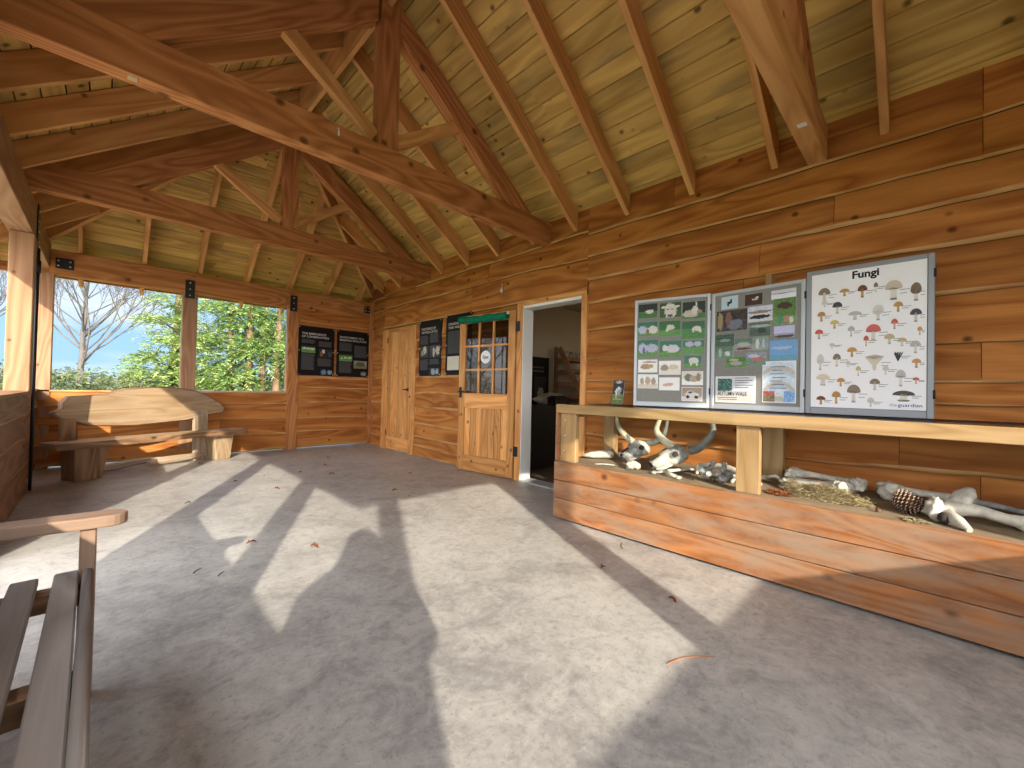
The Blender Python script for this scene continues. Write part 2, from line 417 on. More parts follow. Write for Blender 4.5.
# right wall: runs along Y, faces -X.  u = Y
SR = Surf((XR + .012, 0, 0), (0, 1, 0), (0, 0, 1), (-1, 0, 0))
M['gap'] = plain('joint_and_lip_shade', (.02, .010, .005), .9, .1)  # dark of the butt joints and painted shade under the board lips
mb = MB()
waney(mb, SR, YB, 2.49, [0, .2, .42, .64, .86, 1.055, 1.185, 1.405, 1.715, 1.985, 2.235, 2.465, 2.705, ZE + .03], 1)
waney(mb, SR, 3.49, 5.77, [0, .135, .275, .495, .766, .99, 1.237, 1.52, 1.83, 2.12], 2, wob=.016, strip=(.016, .044))
SC = Surf((XR + .092, 0, 0), (0, 1, 0), (0, 0, 1), (-1, 0, 0))
waney(mb, SC, 6.84, YF + .02, [2.12, 2.465, 2.705, ZE + .03], 8, wob=.02)
waney(mb, SC, 6.84, YF + .02, [0, .2, .54, .78, .96, 1.22, 1.5, 1.8, 2.12], 3)
waney(mb, SR, 2.49, 6.85, [2.12, 2.465, 2.705, ZE + .03], 5, wob=.02)
for y0, y1 in ((YB - .1, 2.53), (3.40, 5.80), (6.84, YF + .1)): mb.box(XR + (.02 if y0 < 6 else .1), XR + .15, y0, y1, 0, 2.13, 'y')
mb.box(XR + .02, XR + .15, YB - .1, 6.85, 2.13, ZE + .1, 'y'); mb.box(XR + .1, XR + .15, 6.85, YF + .1, 2.13, ZE + .1, 'y'); mb.box(XR + .06, XR + .15, YF + .1, YF + .62, 0, ZE + .1, 'y'); mb.box(XR + .06, XR + .15, YB - .6, YB - .1, 0, ZE + .1, 'y')
tag(mb.build('wall_right', [M['wall'], M['sap'], M['gap']], origin=(XR, 3, 0)), 'long wall of overlapping waney-edged larch boards behind the display case', 'wall', kind='structure')

# far wall : u = -X seen from inside, faces -Y
SF = Surf((0, YF + .02, 0), (1, 0, 0), (0, 0, 1), (0, -1, 0))
mb = MB()
waney(mb, SF, 2.33, 3.60, [.03, .28, .516, .78, 1.027, 1.205, 1.68, 2.16, 2.37], 6, wob=.008, strip=(.014, .036))
waney(mb, SF, -.56, 2.16, [.03, .272, .527, .756, .95], 7, wob=.008, strip=(.014, .036))
mb.box(2.33, 3.68, YF + .03, YF + .1, .02, 2.4); mb.box(-.62, 2.16, YF + .03, YF + .1, .02, .94)
mb.box(-.62, 2.16, YF - .005, YF + .12, .935, .955, mi=1)
tag(mb.build('wall_far', [M['wall'], M['sap'], M['gap']], origin=(1.5, YF, 0)), 'far end wall of orange larch boards below and beside the two openings', 'wall', kind='structure')

# left half walls, face +X
def left_panel(mb, x, y0, y1, seed):
    S = Surf((x - .03, 0, 0), (0, -1, 0), (0, 0, 1), (1, 0, 0))
    waney(mb, S, -y1, -y0, [0, .28, .53, .75, .94], seed, wob=.012)
    mb.box(x - .14, x - .035, y0, y1, 0, .94, 'y'); mb.box(x - .15, x + .004, y0, y1, .94, .965, 'y')
mb = MB()
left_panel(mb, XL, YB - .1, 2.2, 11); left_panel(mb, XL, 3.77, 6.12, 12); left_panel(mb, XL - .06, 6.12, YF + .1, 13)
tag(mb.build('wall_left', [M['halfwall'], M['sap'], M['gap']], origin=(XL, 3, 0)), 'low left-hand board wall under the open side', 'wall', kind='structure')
mb = MB()
S = Surf((0, YB - .03, 0), (-1, 0, 0), (0, 0, 1), (0, 1, 0))
waney(mb, S, -3.55, .5, [0, .28, .53, .75, .94], 14); mb.box(-.6, 3.6, YB - .14, YB - .035, 0, .94); mb.box(-.6, 3.6, YB - .15, YB, .94, .965); mb.box(2.40, 3.6, YB - .14, YB - .04, .94, 2.40)
waney(mb, S, -3.55, -2.41, [.965, 1.2, 1.68, 2.16, 2.38], 15)
tag(mb.build('wall_back', [M['halfwall'], M['sap'], M['gap']], origin=(1.5, YB, 0)), 'low board wall closing the near end of the shelter', 'wall', kind='structure')

# ------------------------------------------------------------------ roof boarding
mb = MB(); rng = random.Random(5)
OL, OF, OB = .50, .52, .38          # overhangs left, far, back
BW = .118                             # plan width of one board
def roof_strip(xa, xb):
    za, zb = zroof2(xa), zroof2(xb)
    def ends(z): return max(yback(z), YB - OB), min(yfar(z), YF + OF)
    (a0, a1), (b0, b1) = ends(za), ends(zb)
    y = min(a0, b0); cuts = [0.0]; 
    f = rng.uniform(.1, .5)
    while f < .92: cuts.append(f); f += rng.uniform(.25, .5)
    cuts.append(1.0)
    for c0, c1 in zip(cuts, cuts[1:]):
        P = []
        for c in (c0, c1):
            pa = V((xa, a0 + (a1 - a0) * c, za)); pb = V((xb, b0 + (b1 - b0) * c, zb))
            P += [pa, pb, pb + V((0, 0, .022)), pa + V((0, 0, .022))]
        mb.hexa(P, 0, rng.random())
def zroof2(x): return ZE + SL * ((XR - x) if x > CX else (x - XL))
x = XR + .10
while x > CX + .02:
    x2 = max(x - BW, CX); roof_strip(x - .009, x2); x = x2
x = CX
while x > XL - OL:
    x2 = max(x - BW, XL - OL); roof_strip(x - .009, x2); x = x2
def hip_strip(ya, yb, far=True):
    P = []
    for y in (ya, yb):
        z = 2.92 + .772 * (YF - y) if far else ZE + SL * (y - YB + .02)
        xa = XL + (z - ZE) / SL; xb = XR - (z - ZE) / SL
        P.append((max(xa, XL - OL), min(xb, XR + .10), y, z))
    (a0, a1, y0, z0), (b0, b1, y1, z1) = P
    cuts = [0.0]; f = rng.uniform(.15, .5)
    while f < .92: cuts.append(f); f += rng.uniform(.3, .55)
    cuts.append(1.0)
    for c0, c1 in zip(cuts, cuts[1:]):
        Q = []
        for c in (c0, c1):
            pa = V((a0 + (a1 - a0) * c, y0, z0)); pb = V((b0 + (b1 - b0) * c, y1, z1))
            Q += [pa, pb, pb + V((0, 0, .022)), pa + V((0, 0, .022))]
        mb.hexa(Q, 0, rng.random())
YAP = YF - (ZRIDGE - 2.92) / .772; YAB = YB - .02 + (ZRIDGE - ZE) / SL
y = YF + OF
while y > YAP: y2 = max(y - .113, YAP); hip_strip(y - .009, y2); y = y2
y = YB - OB
while y < YAB: y2 = min(y + BW, YAB); hip_strip(y + .009, y2, False); y = y2
tag(mb.build('ceiling', M['roof'], origin=(CX, 3, ZE)), 'greenish pine boarding on the underside of the hipped roof', 'ceiling', kind='structure')
mb = MB()   # unseen slates over the boards, added to block light through their gaps
d = V((0, 0, .05)); e = .06
xl = XL - OL; zl = ZE - SL * OL; zf = 2.92 - .772 * OF; zb = ZE - SL * OB
A = V((CX, YAP, ZRIDGE)) + d; B = V((CX, YAB, ZRIDGE)) + d
fr = V((XR + .15, YF + OF, zf)) + d; fl = V((xl, YF + OF, zl)) + d; br = V((XR + .15, YB - OB, zb)) + d; bl = V((xl, YB - OB, zl)) + d
cr = V((XR + .02, yfar(ZE), ZE)) + d; bcr = V((XR + .02, yback(ZE), ZE)) + d
fl2 = V((xl, YF + OF, zf)) + d; bl2 = V((xl, YB - OB, zb)) + d
for P in ([cr, A, B, bcr], [A, fl, bl, B], [cr, fr, fl2, A], [bcr, B, bl2, br]):
    mb.poly(P); 
tag(mb.build('roof', M['slate'], origin=(CX, 3, ZE + .3)), 'unseen dark slate covering added over the roof boards to block light', 'roof', kind='structure')
# eaves fascias
mb = MB()
mb.beam((xl - .012, YB - OB, zl - .10), (xl - .012, YF + OF, zl - .10), .025, .27)
mb.beam((xl, YF + OF + .012, zf - .01), (XR, YF + OF + .012, zf - .01), .025, .20)
mb.beam((xl, YB - OB - .012, zb - .12), (XR, YB - OB - .012, zb - .12), .025, .34)
tag(mb.build('trim_1', M['truss'], origin=(xl, 3, zl)), 'brown fascia boards along the roof eaves outside the openings', 'fascia', kind='structure')

# ------------------------------------------------------------------ roof timbers
def plumb(mb, xa, ya, za, xb, yb, zb, w, depth, mi=0):
    """rafter with vertical end cuts: za, zb are top heights"""
    dx, dy = xb - xa, yb - ya; L = math.hypot(dx, dy); sx, sy = -dy / L * w / 2, dx / L * w / 2
    P = []
    for (x, y, z) in ((xa, ya, za), (xb, yb, zb)):
        P += [(x + sx, y + sy, z - depth), (x - sx, y - sy, z - depth), (x - sx, y - sy, z), (x + sx, y + sy, z)]
    mb.hexa(P, mi)
ORD = ['first', 'second', 'third', 'fourth', 'fifth', 'sixth', 'seventh', 'eighth', 'ninth', 'tenth', 'eleventh', 'twelfth', 'thirteenth', 'fourteenth', 'fifteenth']
DEP = .225
ys = [.82 + .6125 * k for k in range(10, -4, -1)]        # from the far end back
def hipx(y):   # plan X of the hip line on the right slope at this Y
    if y > YAP: return XR - max(0, (2.92 + .772 * (YF - y) - ZE)) / SL
    if y < YAB: return XR - max(0, (ZE + SL * (y - YB + .02) - ZE)) / SL
    return CX
for side, word in (('right', 'right'), ('left', 'left')):
    k = 0
    for y in ys:
        xh = hipx(y)
        full = abs(xh - CX) < 1e-6
        if full: xh = CX + .022
        else: xh = xh + .03
        xe = XR - .005
        if xe - xh < .12: continue
        mb = MB(); zt_e = zroof2(xe) - .005; zt_h = zroof2(xh) - .005
        if side == 'right': plumb(mb, xe, y, zt_e, xh, y, zt_h, .046, DEP)
        else:
            m = lambda q: 2 * CX - q
            xo = XR + OL - .03
            plumb(mb, m(xo), y, zroof2(xo) - .005 + 0, m(xh), y, zt_h, .046, DEP)
        if full: nm, lab = 'common_rafter', 'common rafter'
        else: nm, lab = 'jack_rafter', 'short jack rafter'
        o = mb.build(nm, M['rafter'], origin=(xe if side == 'right' else 2 * CX - xe, y, ZE - .2), bevel=.003)
        tag(o, '%s on the %s roof slope, %s one from the far end wall' % (lab, word, ORD[k]), 'rafter', 'rafters on the %s roof slope' % word)
        k += 1
k = 0
for xx in (-.25, .353, .962, 1.563, 2.179, 2.785, 3.36):
    # hip-end rafters climb from the far plate towards the trusses
    zt = ZE + SL * min(XR - xx, xx - XL); yt = yfar(zt) + .03
    yt = max(yt, YAP + .06)
    if YF + .4 - yt < .15: continue
    mb = MB(); y0 = YF + OF - .03
    plumb(mb, xx, y0, 2.92 + .772 * (YF - y0) - .005, xx, yt, 2.92 + .772 * (YF - yt) - .005, .046, .22)
    o = mb.build('hip_end_rafter', M['rafter'], origin=(xx, YF, 2.7), bevel=.003)
    tag(o, 'slim rafter on the far hip slope above the windows, %s one from the left' % ORD[k], 'rafter', 'rafters on the far hip slope'); k += 1
for xc, w1 in ((XR - .03, 'right'), (XL + .0, 'left')):
    mb = MB(); yc = yfar(ZE) + (.0)
    x0 = xc if w1 == 'right' else XL - .3; z0 = ZE - .01 if w1 == 'right' else ZE - .01 - .3 * SL
    y0 = yc - .03 if w1 == 'right' else yfar(z0)
    plumb(mb, x0, y0, z0, CX + (.05 if w1 == 'right' else -.05), YAP + .03, ZRIDGE - .04, .05, .25)
    o = mb.build('hip_rafter', M['rafter'], origin=(xc, yc, ZE - .2), bevel=.003)
    tag(o, 'diagonal hip rafter running from the far truss down to the %s far corner' % w1, 'hip rafter', 'hip rafters')
    mb = MB(); yc = yback(ZE)
    plumb(mb, xc if w1 == 'right' else XL, yc + .03, ZE - .01, CX + (.05 if w1 == 'right' else -.05), YAB - .03, ZRIDGE - .04, .05, .25)
    o = mb.build('hip_rafter', M['rafter'], origin=(xc, yc, ZE - .2), bevel=.003)
    tag(o, 'diagonal hip rafter running from the near truss to the %s corner behind the viewer' % w1, 'hip rafter', 'hip rafters')
mb = MB(); mb.box(CX - .02, CX + .02, YAB, YAP + .05, 4.085, ZRIDGE - .03, 'y')
tag(mb.build('ridge_board', M['rafter'], bevel=.003), 'pale ridge board along the roof apex joining the truss tops', 'ridge board')

def truss(y, label, plate):
    t = thing('king_post_truss', (CX, y, 2.73), label, 'roof truss', 'king post trusses')
    hw = .055
    mb = MB(); mb.box(XL - .12, XR + .01, y - hw, y + hw, 2.725, 2.965)
    tie = mb.build('tie_beam', M['rafter' if y < 1 else 'truss'], t, bevel=.004)
    tie['_o'] = tuple(t['_o'])
    mb = MB(); mb.box(1.545 - .083, 1.545 + .083, y - hw - .004, y + hw + .004, 2.965, 4.36, 'z')
    mb.build('king_post', M['truss'], t, bevel=.004)
    for s in (-1, 1):
        X = lambda d_: CX + s * d_
        P = [(X(.085), y - hw, 3.98 - .733 * .085), (X(.085), y + hw, 3.98 - .733 * .085), (X(.085), y + hw, 4.22 - .733 * .085), (X(.085), y - hw, 4.22 - .733 * .085),
             (X(1.364), y - hw, 2.965), (X(1.364), y + hw, 2.965), (X(1.70), y + hw, 2.965), (X(1.70), y - hw, 2.965)]
        if s < 0: P = [P[i] for i in (1, 0, 3, 2, 5, 4, 7, 6)]
        mb = MB(); mb.hexa(P); mb.build('principal_rafter', M['truss'], t, bevel=.004)
        mb = MB(); mb.beam((CX + s * .075, y, 3.03), (CX + s * .74, y, 3.49), .06, .10)
        mb.build('strut', M['rafter'], t, bevel=.003)
    if plate:
        px, c = plate
        mb = MB(); mb.box(px - .012, px + .028, y - .035, y + .012, 2.7215, 2.726)
        lb = mb.build('timber_grade_label', M['white' if c == 'w' else 'steel'], tie)
        lb['label'] = 'small pale stapled tag'
    return t
truss(TRY[0], 'farthest king post truss, its tie beam crossing just in front of the far windows', None)
truss(TRY[1], 'middle king post truss with its long tie beam meeting the wall above the open door', (.06, 's'))
truss(TRY[2], 'nearest king post truss, its tie beam ending on the wall above the fungi poster', (2.96, 'w'))
mb = MB(); mb.tube([(1.15, 2.998, 2.93), (1.15, 2.985, 2.93), (1.15, 2.982, 2.90), (1.15, 2.984, 2.875)], [.004, .004, .006, .005], 6)
tag(mb.build('cup_hook', M['white']), 'tiny white hook on the middle tie beam left of its king post', 'hook')

# wall plates
mb = MB(); mb.box(XL - .16, XL, YB - .1, YF + .12, 2.435, 2.745, 'y')
tag(mb.build('wall_plate', M['post'], origin=(XL, 3, 2.4), bevel=.005), 'deep wall plate beam along the open left side, carrying the rafter feet', 'beam', 'wall plates')
mb = MB(); mb.box(XL, 3.64, YF - .01, YF + .13, 2.365, 2.66)
tag(mb.build('wall_plate', M['truss'], origin=(1.5, YF, 2.4), bevel=.005), 'wall plate beam across the far end above the two window openings', 'beam', 'wall plates')
mb = MB(); mb.box(XL, 3.55, YB - .14, YB, 2.375, 2.745)
tag(mb.build('wall_plate', M['truss'], origin=(1.5, YB, 2.4), bevel=.005), 'wall plate beam across the open near end behind the viewer', 'beam', 'wall plates')

def bolt_plate(o, S, u0, v0, u1, v1, bolts):
    mb = MB(); S.slab(mb, u0, v0, u1, v1, -.002, .008)
    b = mb.build('bracket_plate', M['black'], o, bevel=.002); b['_o'] = o['_o']
    for (u, v) in bolts:
        mb = MB(); c = S.p(u, v, .008)
        mb.tube([c, c + S.n * .006, c + S.n * .009], [.011, .010, .004], 8); mb.build('bolt', M['steel'], b)
    return b
def post(x0, x1, y0, y1, z0, z1, label, plate=None, mat='post'):
    o = thing('timber_post', ((x0 + x1) / 2, (y0 + y1) / 2, z0), label, 'post', 'timber posts')
    mb = MB(); mb.box(x0, x1, y0, y1, z0, z1, 'z'); mb.build('shaft', M[mat], o, bevel=.006)
    if plate: bolt_plate(o, *plate)
    return o
FS = Surf((0, YF - .012, 0), (1, 0, 0), (0, 0, 1), (0, -1, 0))
post(.77, .94, YF - .005, YF + .14, 0, 2.365, 'timber post between the two far window openings, black steel plate at its head', (FS, .79, 2.29, .90, 2.55, [(.845, 2.33), (.845, 2.42), (.845, 2.51)]))
post(2.15, 2.33, YF - .005, YF + .14, 0, 2.365, 'timber post right of the far window openings, left of the black boards', (FS, 2.165, 2.31, 2.275, 2.57, [(2.22, 2.35), (2.22, 2.44), (2.22, 2.53)]), 'truss')
post(-.60, -.46, YF - .005, YF + .14, 0, 2.375, 'timber post in the far left corner behind the live-edge bench', (FS, -.455, 2.435, -.30, 2.565, [(-.43, 2.47), (-.43, 2.53), (-.33, 2.47), (-.33, 2.53)]))
post(3.555, 3.645, YF - .035, YF - .004, 0, 2.70, 'slim post in the far right corner beside the closed door', (FS, 3.44, 2.46, 3.565, 2.59, [(3.47, 2.5), (3.53, 2.5), (3.47, 2.56), (3.53, 2.56)]), 'truss')
LS = Surf((XL - .035, 0, 0), (0, 1, 0), (0, 0, 1), (1, 0, 0))
post(-.645, -.49, 5.86, 6.04, .966, 2.435, 'sunlit timber post at the left edge, standing on the low board wall')
lp = thing('steel_strap', (XL + .006, 6.12, 0), 'black bolted strap and rod running down the left post to the floor', 'strap')
S = Surf((XL + .002, 0, 0), (0, 1, 0), (0, 0, 1), (1, 0, 0))
mb = MB(); S.slab(mb, 6.06, 2.33, 6.19, 2.78, 0, .008); mb.build('plate', M['black'], lp)
for z in (2.42, 2.52, 2.62, 2.72):
    mb = MB(); c = S.p(6.12, z, .008); mb.tube([c, c + V((.008, 0, 0))], .011, 8); mb.build('bolt', M['steel'], lp)
mb = MB(); mb.tube([(XL + .014, 6.13, 2.36), (XL + .014, 6.13, 0.0)], .013, 10); mb.build('rod', M['black'], lp)
mb = MB(); mb.tube([(XL + .014, 6.13, 2.24), (XL + .014, 6.13, 2.12)], .022, 10); mb.build('coupler', M['black'], lp)
for (y0, lab) in ((3.78, 'timber post of the open left side, next to the entrance gap'), (2.01, 'timber post of the open left side, near side of the entrance gap'), (.275, 'timber post of the open left side, level with the near truss')):
    post(-.665, -.51, y0, y0 + .15, .0, 2.435, lab)
for (x0, lab) in ((-.67, 'timber corner post behind the viewer at the left'), (.76, 'timber post of the near end, left one between its corners'), (2.24, 'timber post of the near end, right one between its corners')):
    post(x0, x0 + (.17 if x0 > 0 else .13), YB - .15, YB + .02, 0, 2.375, lab)

# aluminium edging of the right-hand opening
mb = MB(); mb.box(.94, 2.15, YF + .05, YF + .065, .955, .97); mb.box(2.137, 2.15, YF + .05, YF + .065, .97, 2.36, 'z')
tag(mb.build('window_2', M['alu']), 'thin pale metal edging around the right-hand far window opening', 'window', kind='structure')

# ------------------------------------------------------------------ closed door
d1 = thing('door_1', (XR, 6.3, 0), 'closed pine plank door with black lever near the far right corner', 'door', kind='structure')
SD = Surf((XR - .0, 0, 0), (0, -1, 0), (0, 0, 1), (-1, 0, 0))     # u = -Y
mb = MB()
SD.slab(mb, -6.86, 0, -6.665, 2.085, -.08, .03, 0, 'v'); SD.slab(mb, -5.945, 0, -5.77, 2.085, -.08, .03, 0, 'v'); SD.slab(mb, -6.665, 2.03, -5.945, 2.085, -.08, .03, 0, 'u')
mb.build('frame', M['pine'], d1, bevel=.003)
mb = MB(); n = 7; w = (6.665 - 5.945) / n
for i in range(n): SD.slab(mb, -6.665 + i * w + .004, .22, -6.665 + (i + 1) * w - .004, 2.03, -.05, .012, 0, 'v')
mb.build('plank_leaf', M['pine'], d1, bevel=.004)
mb = MB(); SD.slab(mb, -6.665, .015, -5.945, .22, -.05, .02, 0, 'u'); mb.build('bottom_rail', M['pine'], d1, bevel=.004)
def lever(par, S, u, v, direction, plate=True):
    mb = MB()
    if plate: S.slab(mb, u - .02, v - .08, u + .02, v + .06, .012, .02)
    c = S.p(u, v, .015); e = S.p(u, v, .06); f = S.p(u + direction * .11, v, .062)
    mb.tube([c, e, S.p(u + direction * .02, v, .066), f], [.010, .010, .010, .008], 8)
    return mb.build('lever_handle', M['black'], par)
lever(d1, SD, -5.985, 1.045, -1, False)
mb = MB(); c = SD.p(-5.985, 1.045, .01); mb.tube([c, c + V((-.012, 0, 0))], .026, 12); mb.build('rose', M['black'], d1)
mb = MB(); c = SD.p(-5.90, .93, .03); mb.tube([c, c + V((-.008, 0, 0))], .018, 10); mb.build('keyhole_plate', M['black'], d1)
for z in (.25, 1.85):
    mb = MB(); SD.slab(mb, -6.68, z, -6.66, z + .09, .028, .036); mb.build('hinge', M['black'], d1)

# ------------------------------------------------------------------ doorway surround
mb = MB()
SD.slab(mb, -3.49, 0, -3.405, 2.10, -.02, .035, 0, 'v'); SD.slab(mb, -2.55, 0, -2.48, 2.13, -.02, .035, 0, 'v'); SD.slab(mb, -3.49, 2.08, -2.48, 2.13, -.02, .036, 0, 'u')
tag(mb.build('trim_2', M['pine'], origin=(XR, 3, 0), bevel=.003), 'pine door frame around the open doorway', 'door frame', kind='structure')
mb = MB()
mb.box(XR - .02, XR + .15, 3.395, 3.425, 0, 2.075, 'z'); mb.box(XR - .02, XR + .15, 2.53, 2.555, 0, 2.075, 'z'); mb.box(XR - .02, XR + .15, 2.53, 3.42, 2.05, 2.085, 'y')
tag(mb.build('trim_3', M['white'], origin=(XR, 3, 0)), 'white painted reveal lining the open doorway', 'door lining', kind='structure')
mb = MB(); mb.box(XR - .05, XR + .15, 2.55, 3.40, 0, .018, 'y')
tag(mb.build('trim_4', M['alu'], bevel=.004), 'grey metal threshold strip of the open doorway', 'threshold', kind='structure')

# ------------------------------------------------------------------ open half-glazed door, folded back against the wall
H0 = V((3.50, 3.50, .012)); H1 = V((3.375, 4.425, .012))
dv = (H1 - H0).normalized(); dn = V((-dv.y, dv.x, 0))          # towards -X : room side
d2 = thing('door_2', tuple(H0), 'half-glazed pine door folded back open beside the doorway', 'door', kind='structure')
SO = Surf(H1, -dv, (0, 0, 1), dn)                                # u from free edge (left) to hinge (right)
W = (H1 - H0).length; T = .044; HT = 2.03
mb = MB(); SO.slab(mb, 0, 0, .105, HT, -T, 0, 0, 'v'); mb.build('stile', M['pine'], d2, bevel=.003)
mb = MB(); SO.slab(mb, W - .105, 0, W, HT, -T, 0, 0, 'v'); mb.build('stile', M['pine'], d2, bevel=.003)
for nm, a, b_ in (('top_rail', 1.93, HT), ('lock_rail', .82, 1.01), ('bottom_rail', 0, .20)):
    mb = MB(); SO.slab(mb, .105, a, W - .105, b_, -T, -.002, 0, 'u'); mb.build(nm, M['pine'], d2, bevel=.003)
mb = MB(); n = 7; w = (W - .21) / n
for i in range(n): SO.slab(mb, .105 + i * w + .0035, .20, .105 + (i + 1) * w - .0035, .82, -T + .006, -.012, 0, 'v')
mb.build('plank_panel', M['pine'], d2, bevel=.004)
pu = [.105 + (W - .21) * i / 3 for i in range(4)]; pv = [1.01 + .92 * i / 3 for i in range(4)]
for i in (1, 2):
    mb = MB(); SO.slab(mb, pu[i] - .012, 1.01, pu[i] + .012, 1.93, -T + .006, -.004, 0, 'v'); mb.build('glazing_bar', M['pine'], d2)
    mb = MB(); SO.slab(mb, .105, pv[i] - .012, W - .105, pv[i] + .012, -T + .005, -.003, 0, 'u'); mb.build('glazing_bar', M['pine'], d2)
for i in range(3):
    for j in range(3):
        mb = MB(); SO.slab(mb, pu[i] + .008, pv[j] + .008, pu[i + 1] - .008, pv[j + 1] - .008, -.024, -.020); mb.build('pane', M['doorglass'], d2)
lever(d2, SO, .05, 1.03, 1)
for z in (.28, 1.78):
    mb = MB(); c = SO.p(W + .004, z, -.02); mb.tube([c, c + Zv * .1], .011, 8); SO.slab(mb, W + .004, z - .01, W + .065, z + .11, -.012, .002); mb.build('hinge', M['black'], d2)
ob = thing('rolled_blind', tuple(SO.p(W / 2, 2.0, .03)), 'green canvas blind rolled up across the top of the glazed door', 'blind')
mb = MB(); nn = 14
mb.tube([SO.p(.045 + (W - .13) * i / nn, 1.968 + .004 * math.sin(i * .9) - .008 * math.sin(math.pi * i / nn), .05) for i in range(nn + 1)], [.046 + .004 * math.sin(i * 1.7) for i in range(nn + 1)], 14); mb.build('canvas_roll', M['green'], ob)
for u in (.04, W - .075):
    mb = MB(); mb.blob(SO.p(u, 1.995, .05), .02, .2, 2, 1); mb.build('tie_knot', M['white'], ob)
mb = MB(); uc = (pu[1] + pu[2]) / 2; c = SO.p(uc - .012, 1.478, -.018)
mb.tube([c, c + dn * .004], .082, 28)
so = mb.build('open_sign', M['white'], origin=c); tag(so, 'round white Open sign in the middle pane of the glazed door', 'sign')
mb = MB(); S2 = Surf(c + dn * .005, -dv, Zv, dn); text_mesh(mb, S2, 'Open', 0, -.02, .042, .10, 0, 0, .02, 'C'); mb.build('sign_lettering', M['ink'], so)

# small lamp-like fitting on the wall above the open door
mb = MB(); mb.blob((XR - .03, 3.78, 2.33), (.02, .012, .035), .2, 2, 1); mb.tube([(XR - .02, 3.78, 2.36), (XR - .03, 3.78, 2.42)], .003, 6)
tag(mb.build('wall_hook', M['white']), 'small white hook on the wall board above the open door', 'hook')

# ------------------------------------------------------------------ pictures
def jit(c, a, rng):
    k = 1 + rng.uniform(-a, a)
    return tuple(max(0, min(.85, x * k * (1 + rng.uniform(-a, a) * .18))) for x in c)
def scene_fn(top, bot, hor, blobs, seed, j=.25):
    rng = random.Random(seed)
    def fn(u, v):
        c = jit(top if v > hor else bot, j, rng)
        for (cx, cy, rx, ry, col) in blobs:
            if ((u - cx) / rx) ** 2 + ((v - cy) / ry) ** 2 < 1 + rng.uniform(-.25, .25): c = jit(col, .12, rng)
        return c
    return fn
DG, GR, LG, WH, CR, BK, BR = (.012, .022, .014), (.05, .16, .04), (.10, .26, .06), (.60, .58, .54), (.5, .45, .38), (.015, .015, .015), (.22, .11, .04)
TEAL = (.03, .16, .10)
def info_board(name, S, w, h, label, lines, pics, cols, extra=None):
    o = thing(name, tuple(S.p(w / 2, 0)), label, 'information board', 'black information boards')
    mb = MB(); S.slab(mb, 0, 0, w, h, 0, .005); mb.build('panel', M['signblack'], o)
    mb = MB()
    for k, t in enumerate(lines): text_mesh(mb, S, t[0], w * .09, h * (.83 - .062 * k), h * .042, w * t[1], .0062, 0, .012)
    mb.build('title_lettering', M['signtext'], o)
    mb = MB(); rng = random.Random(len(label))
    for (u0, u1, v0, v1) in cols:
        v = v1
        while v > v0:
            S.rect(mb, u0 * w, v * h, (u1 - rng.uniform(0, .06)) * w, (v + .0105) * h, .006); v -= .0165
    mb.build('body_lettering', M['signgrey'], o)
    for q, (u0, v0, u1, v1, fn) in enumerate(pics):
        mb = MB(); S.picture(mb, u0 * w, v0 * h, u1 * w, v1 * h, .0064, 16, 10, fn); mb.build('photograph', M['print'], o)
    for u in (.03, .97):
        for v in (.025, .5, .975):
            mb = MB(); c = S.p(u * w, v * h, .005); mb.tube([c, c + S.n * .006], .008, 8); mb.build('screw', M['steel'], o)
    return o
SP1 = Surf((2.305, YF - .012, 1.25), (1, 0, 0), (0, 0, 1), (0, -1, 0)); SP2 = Surf((2.945, YF - .012, 1.25), (1, 0, 0), (0, 0, 1), (0, -1, 0))
info_board('information_board', SP1, .60, .84, 'black information board on far wall, left one of the pair beside the window', [('THE EMERGENCE', .66), ('OF CONSERVATION', .74)],
    [(.09, .46, .46, .60, scene_fn(DG, LG, .75, [(.2, .62, .14, .13, WH), (.5, .6, .12, .13, WH), (.78, .58, .14, .12, WH)], 1)),
     (.55, .38, .95, .56, scene_fn(BK, BK, .5, [(.35, .7, .1, .2, WH), (.2, .4, .1, .3, BR), (.8, .4, .12, .3, (.05, .06, .08))], 2)),
     (.62, .02, .97, .13, scene_fn(BK, BK, .5, [(.25, .5, .2, .45, (.1, .25, .42)), (.75, .5, .18, .4, (.22, .3, .38))], 3))],
    [(.09, .46, .64, .72), (.55, .95, .60, .70), (.09, .46, .10, .43), (.53, .93, .20, .35)])
info_board('information_board', SP2, .60, .84, 'black information board on far wall, right one of the pair next to the corner', [('ENVIRONMENT AS A', .74), ('BREEDING EVOLUTION', .82)],
    [(.08, .33, .48, .49, scene_fn(DG, LG, .8, [(.2, .4, .1, .1, WH), (.45, .5, .1, .1, WH), (.8, .5, .12, .1, WH)], 4)),
     (.53, .19, .95, .36, scene_fn((.3, .27, .2), (.2, .17, .1), .4, [(.5, .55, .35, .3, (.08, .1, .05))], 5)),
     (.74, .02, .95, .13, scene_fn(BK, BK, .5, [(.5, .5, .4, .4, (.25, .25, .25))], 6))],
    [(.08, .48, .55, .72), (.54, .95, .42, .68), (.08, .48, .08, .30)])
SP3 = Surf((XR - .020, 5.66, 1.262), (0, -1, 0), (0, 0, 1), (-1, 0, 0)); SP4 = Surf((XR - .020, 4.95, 1.272), (0, -1, 0), (0, 0, 1), (-1, 0, 0))
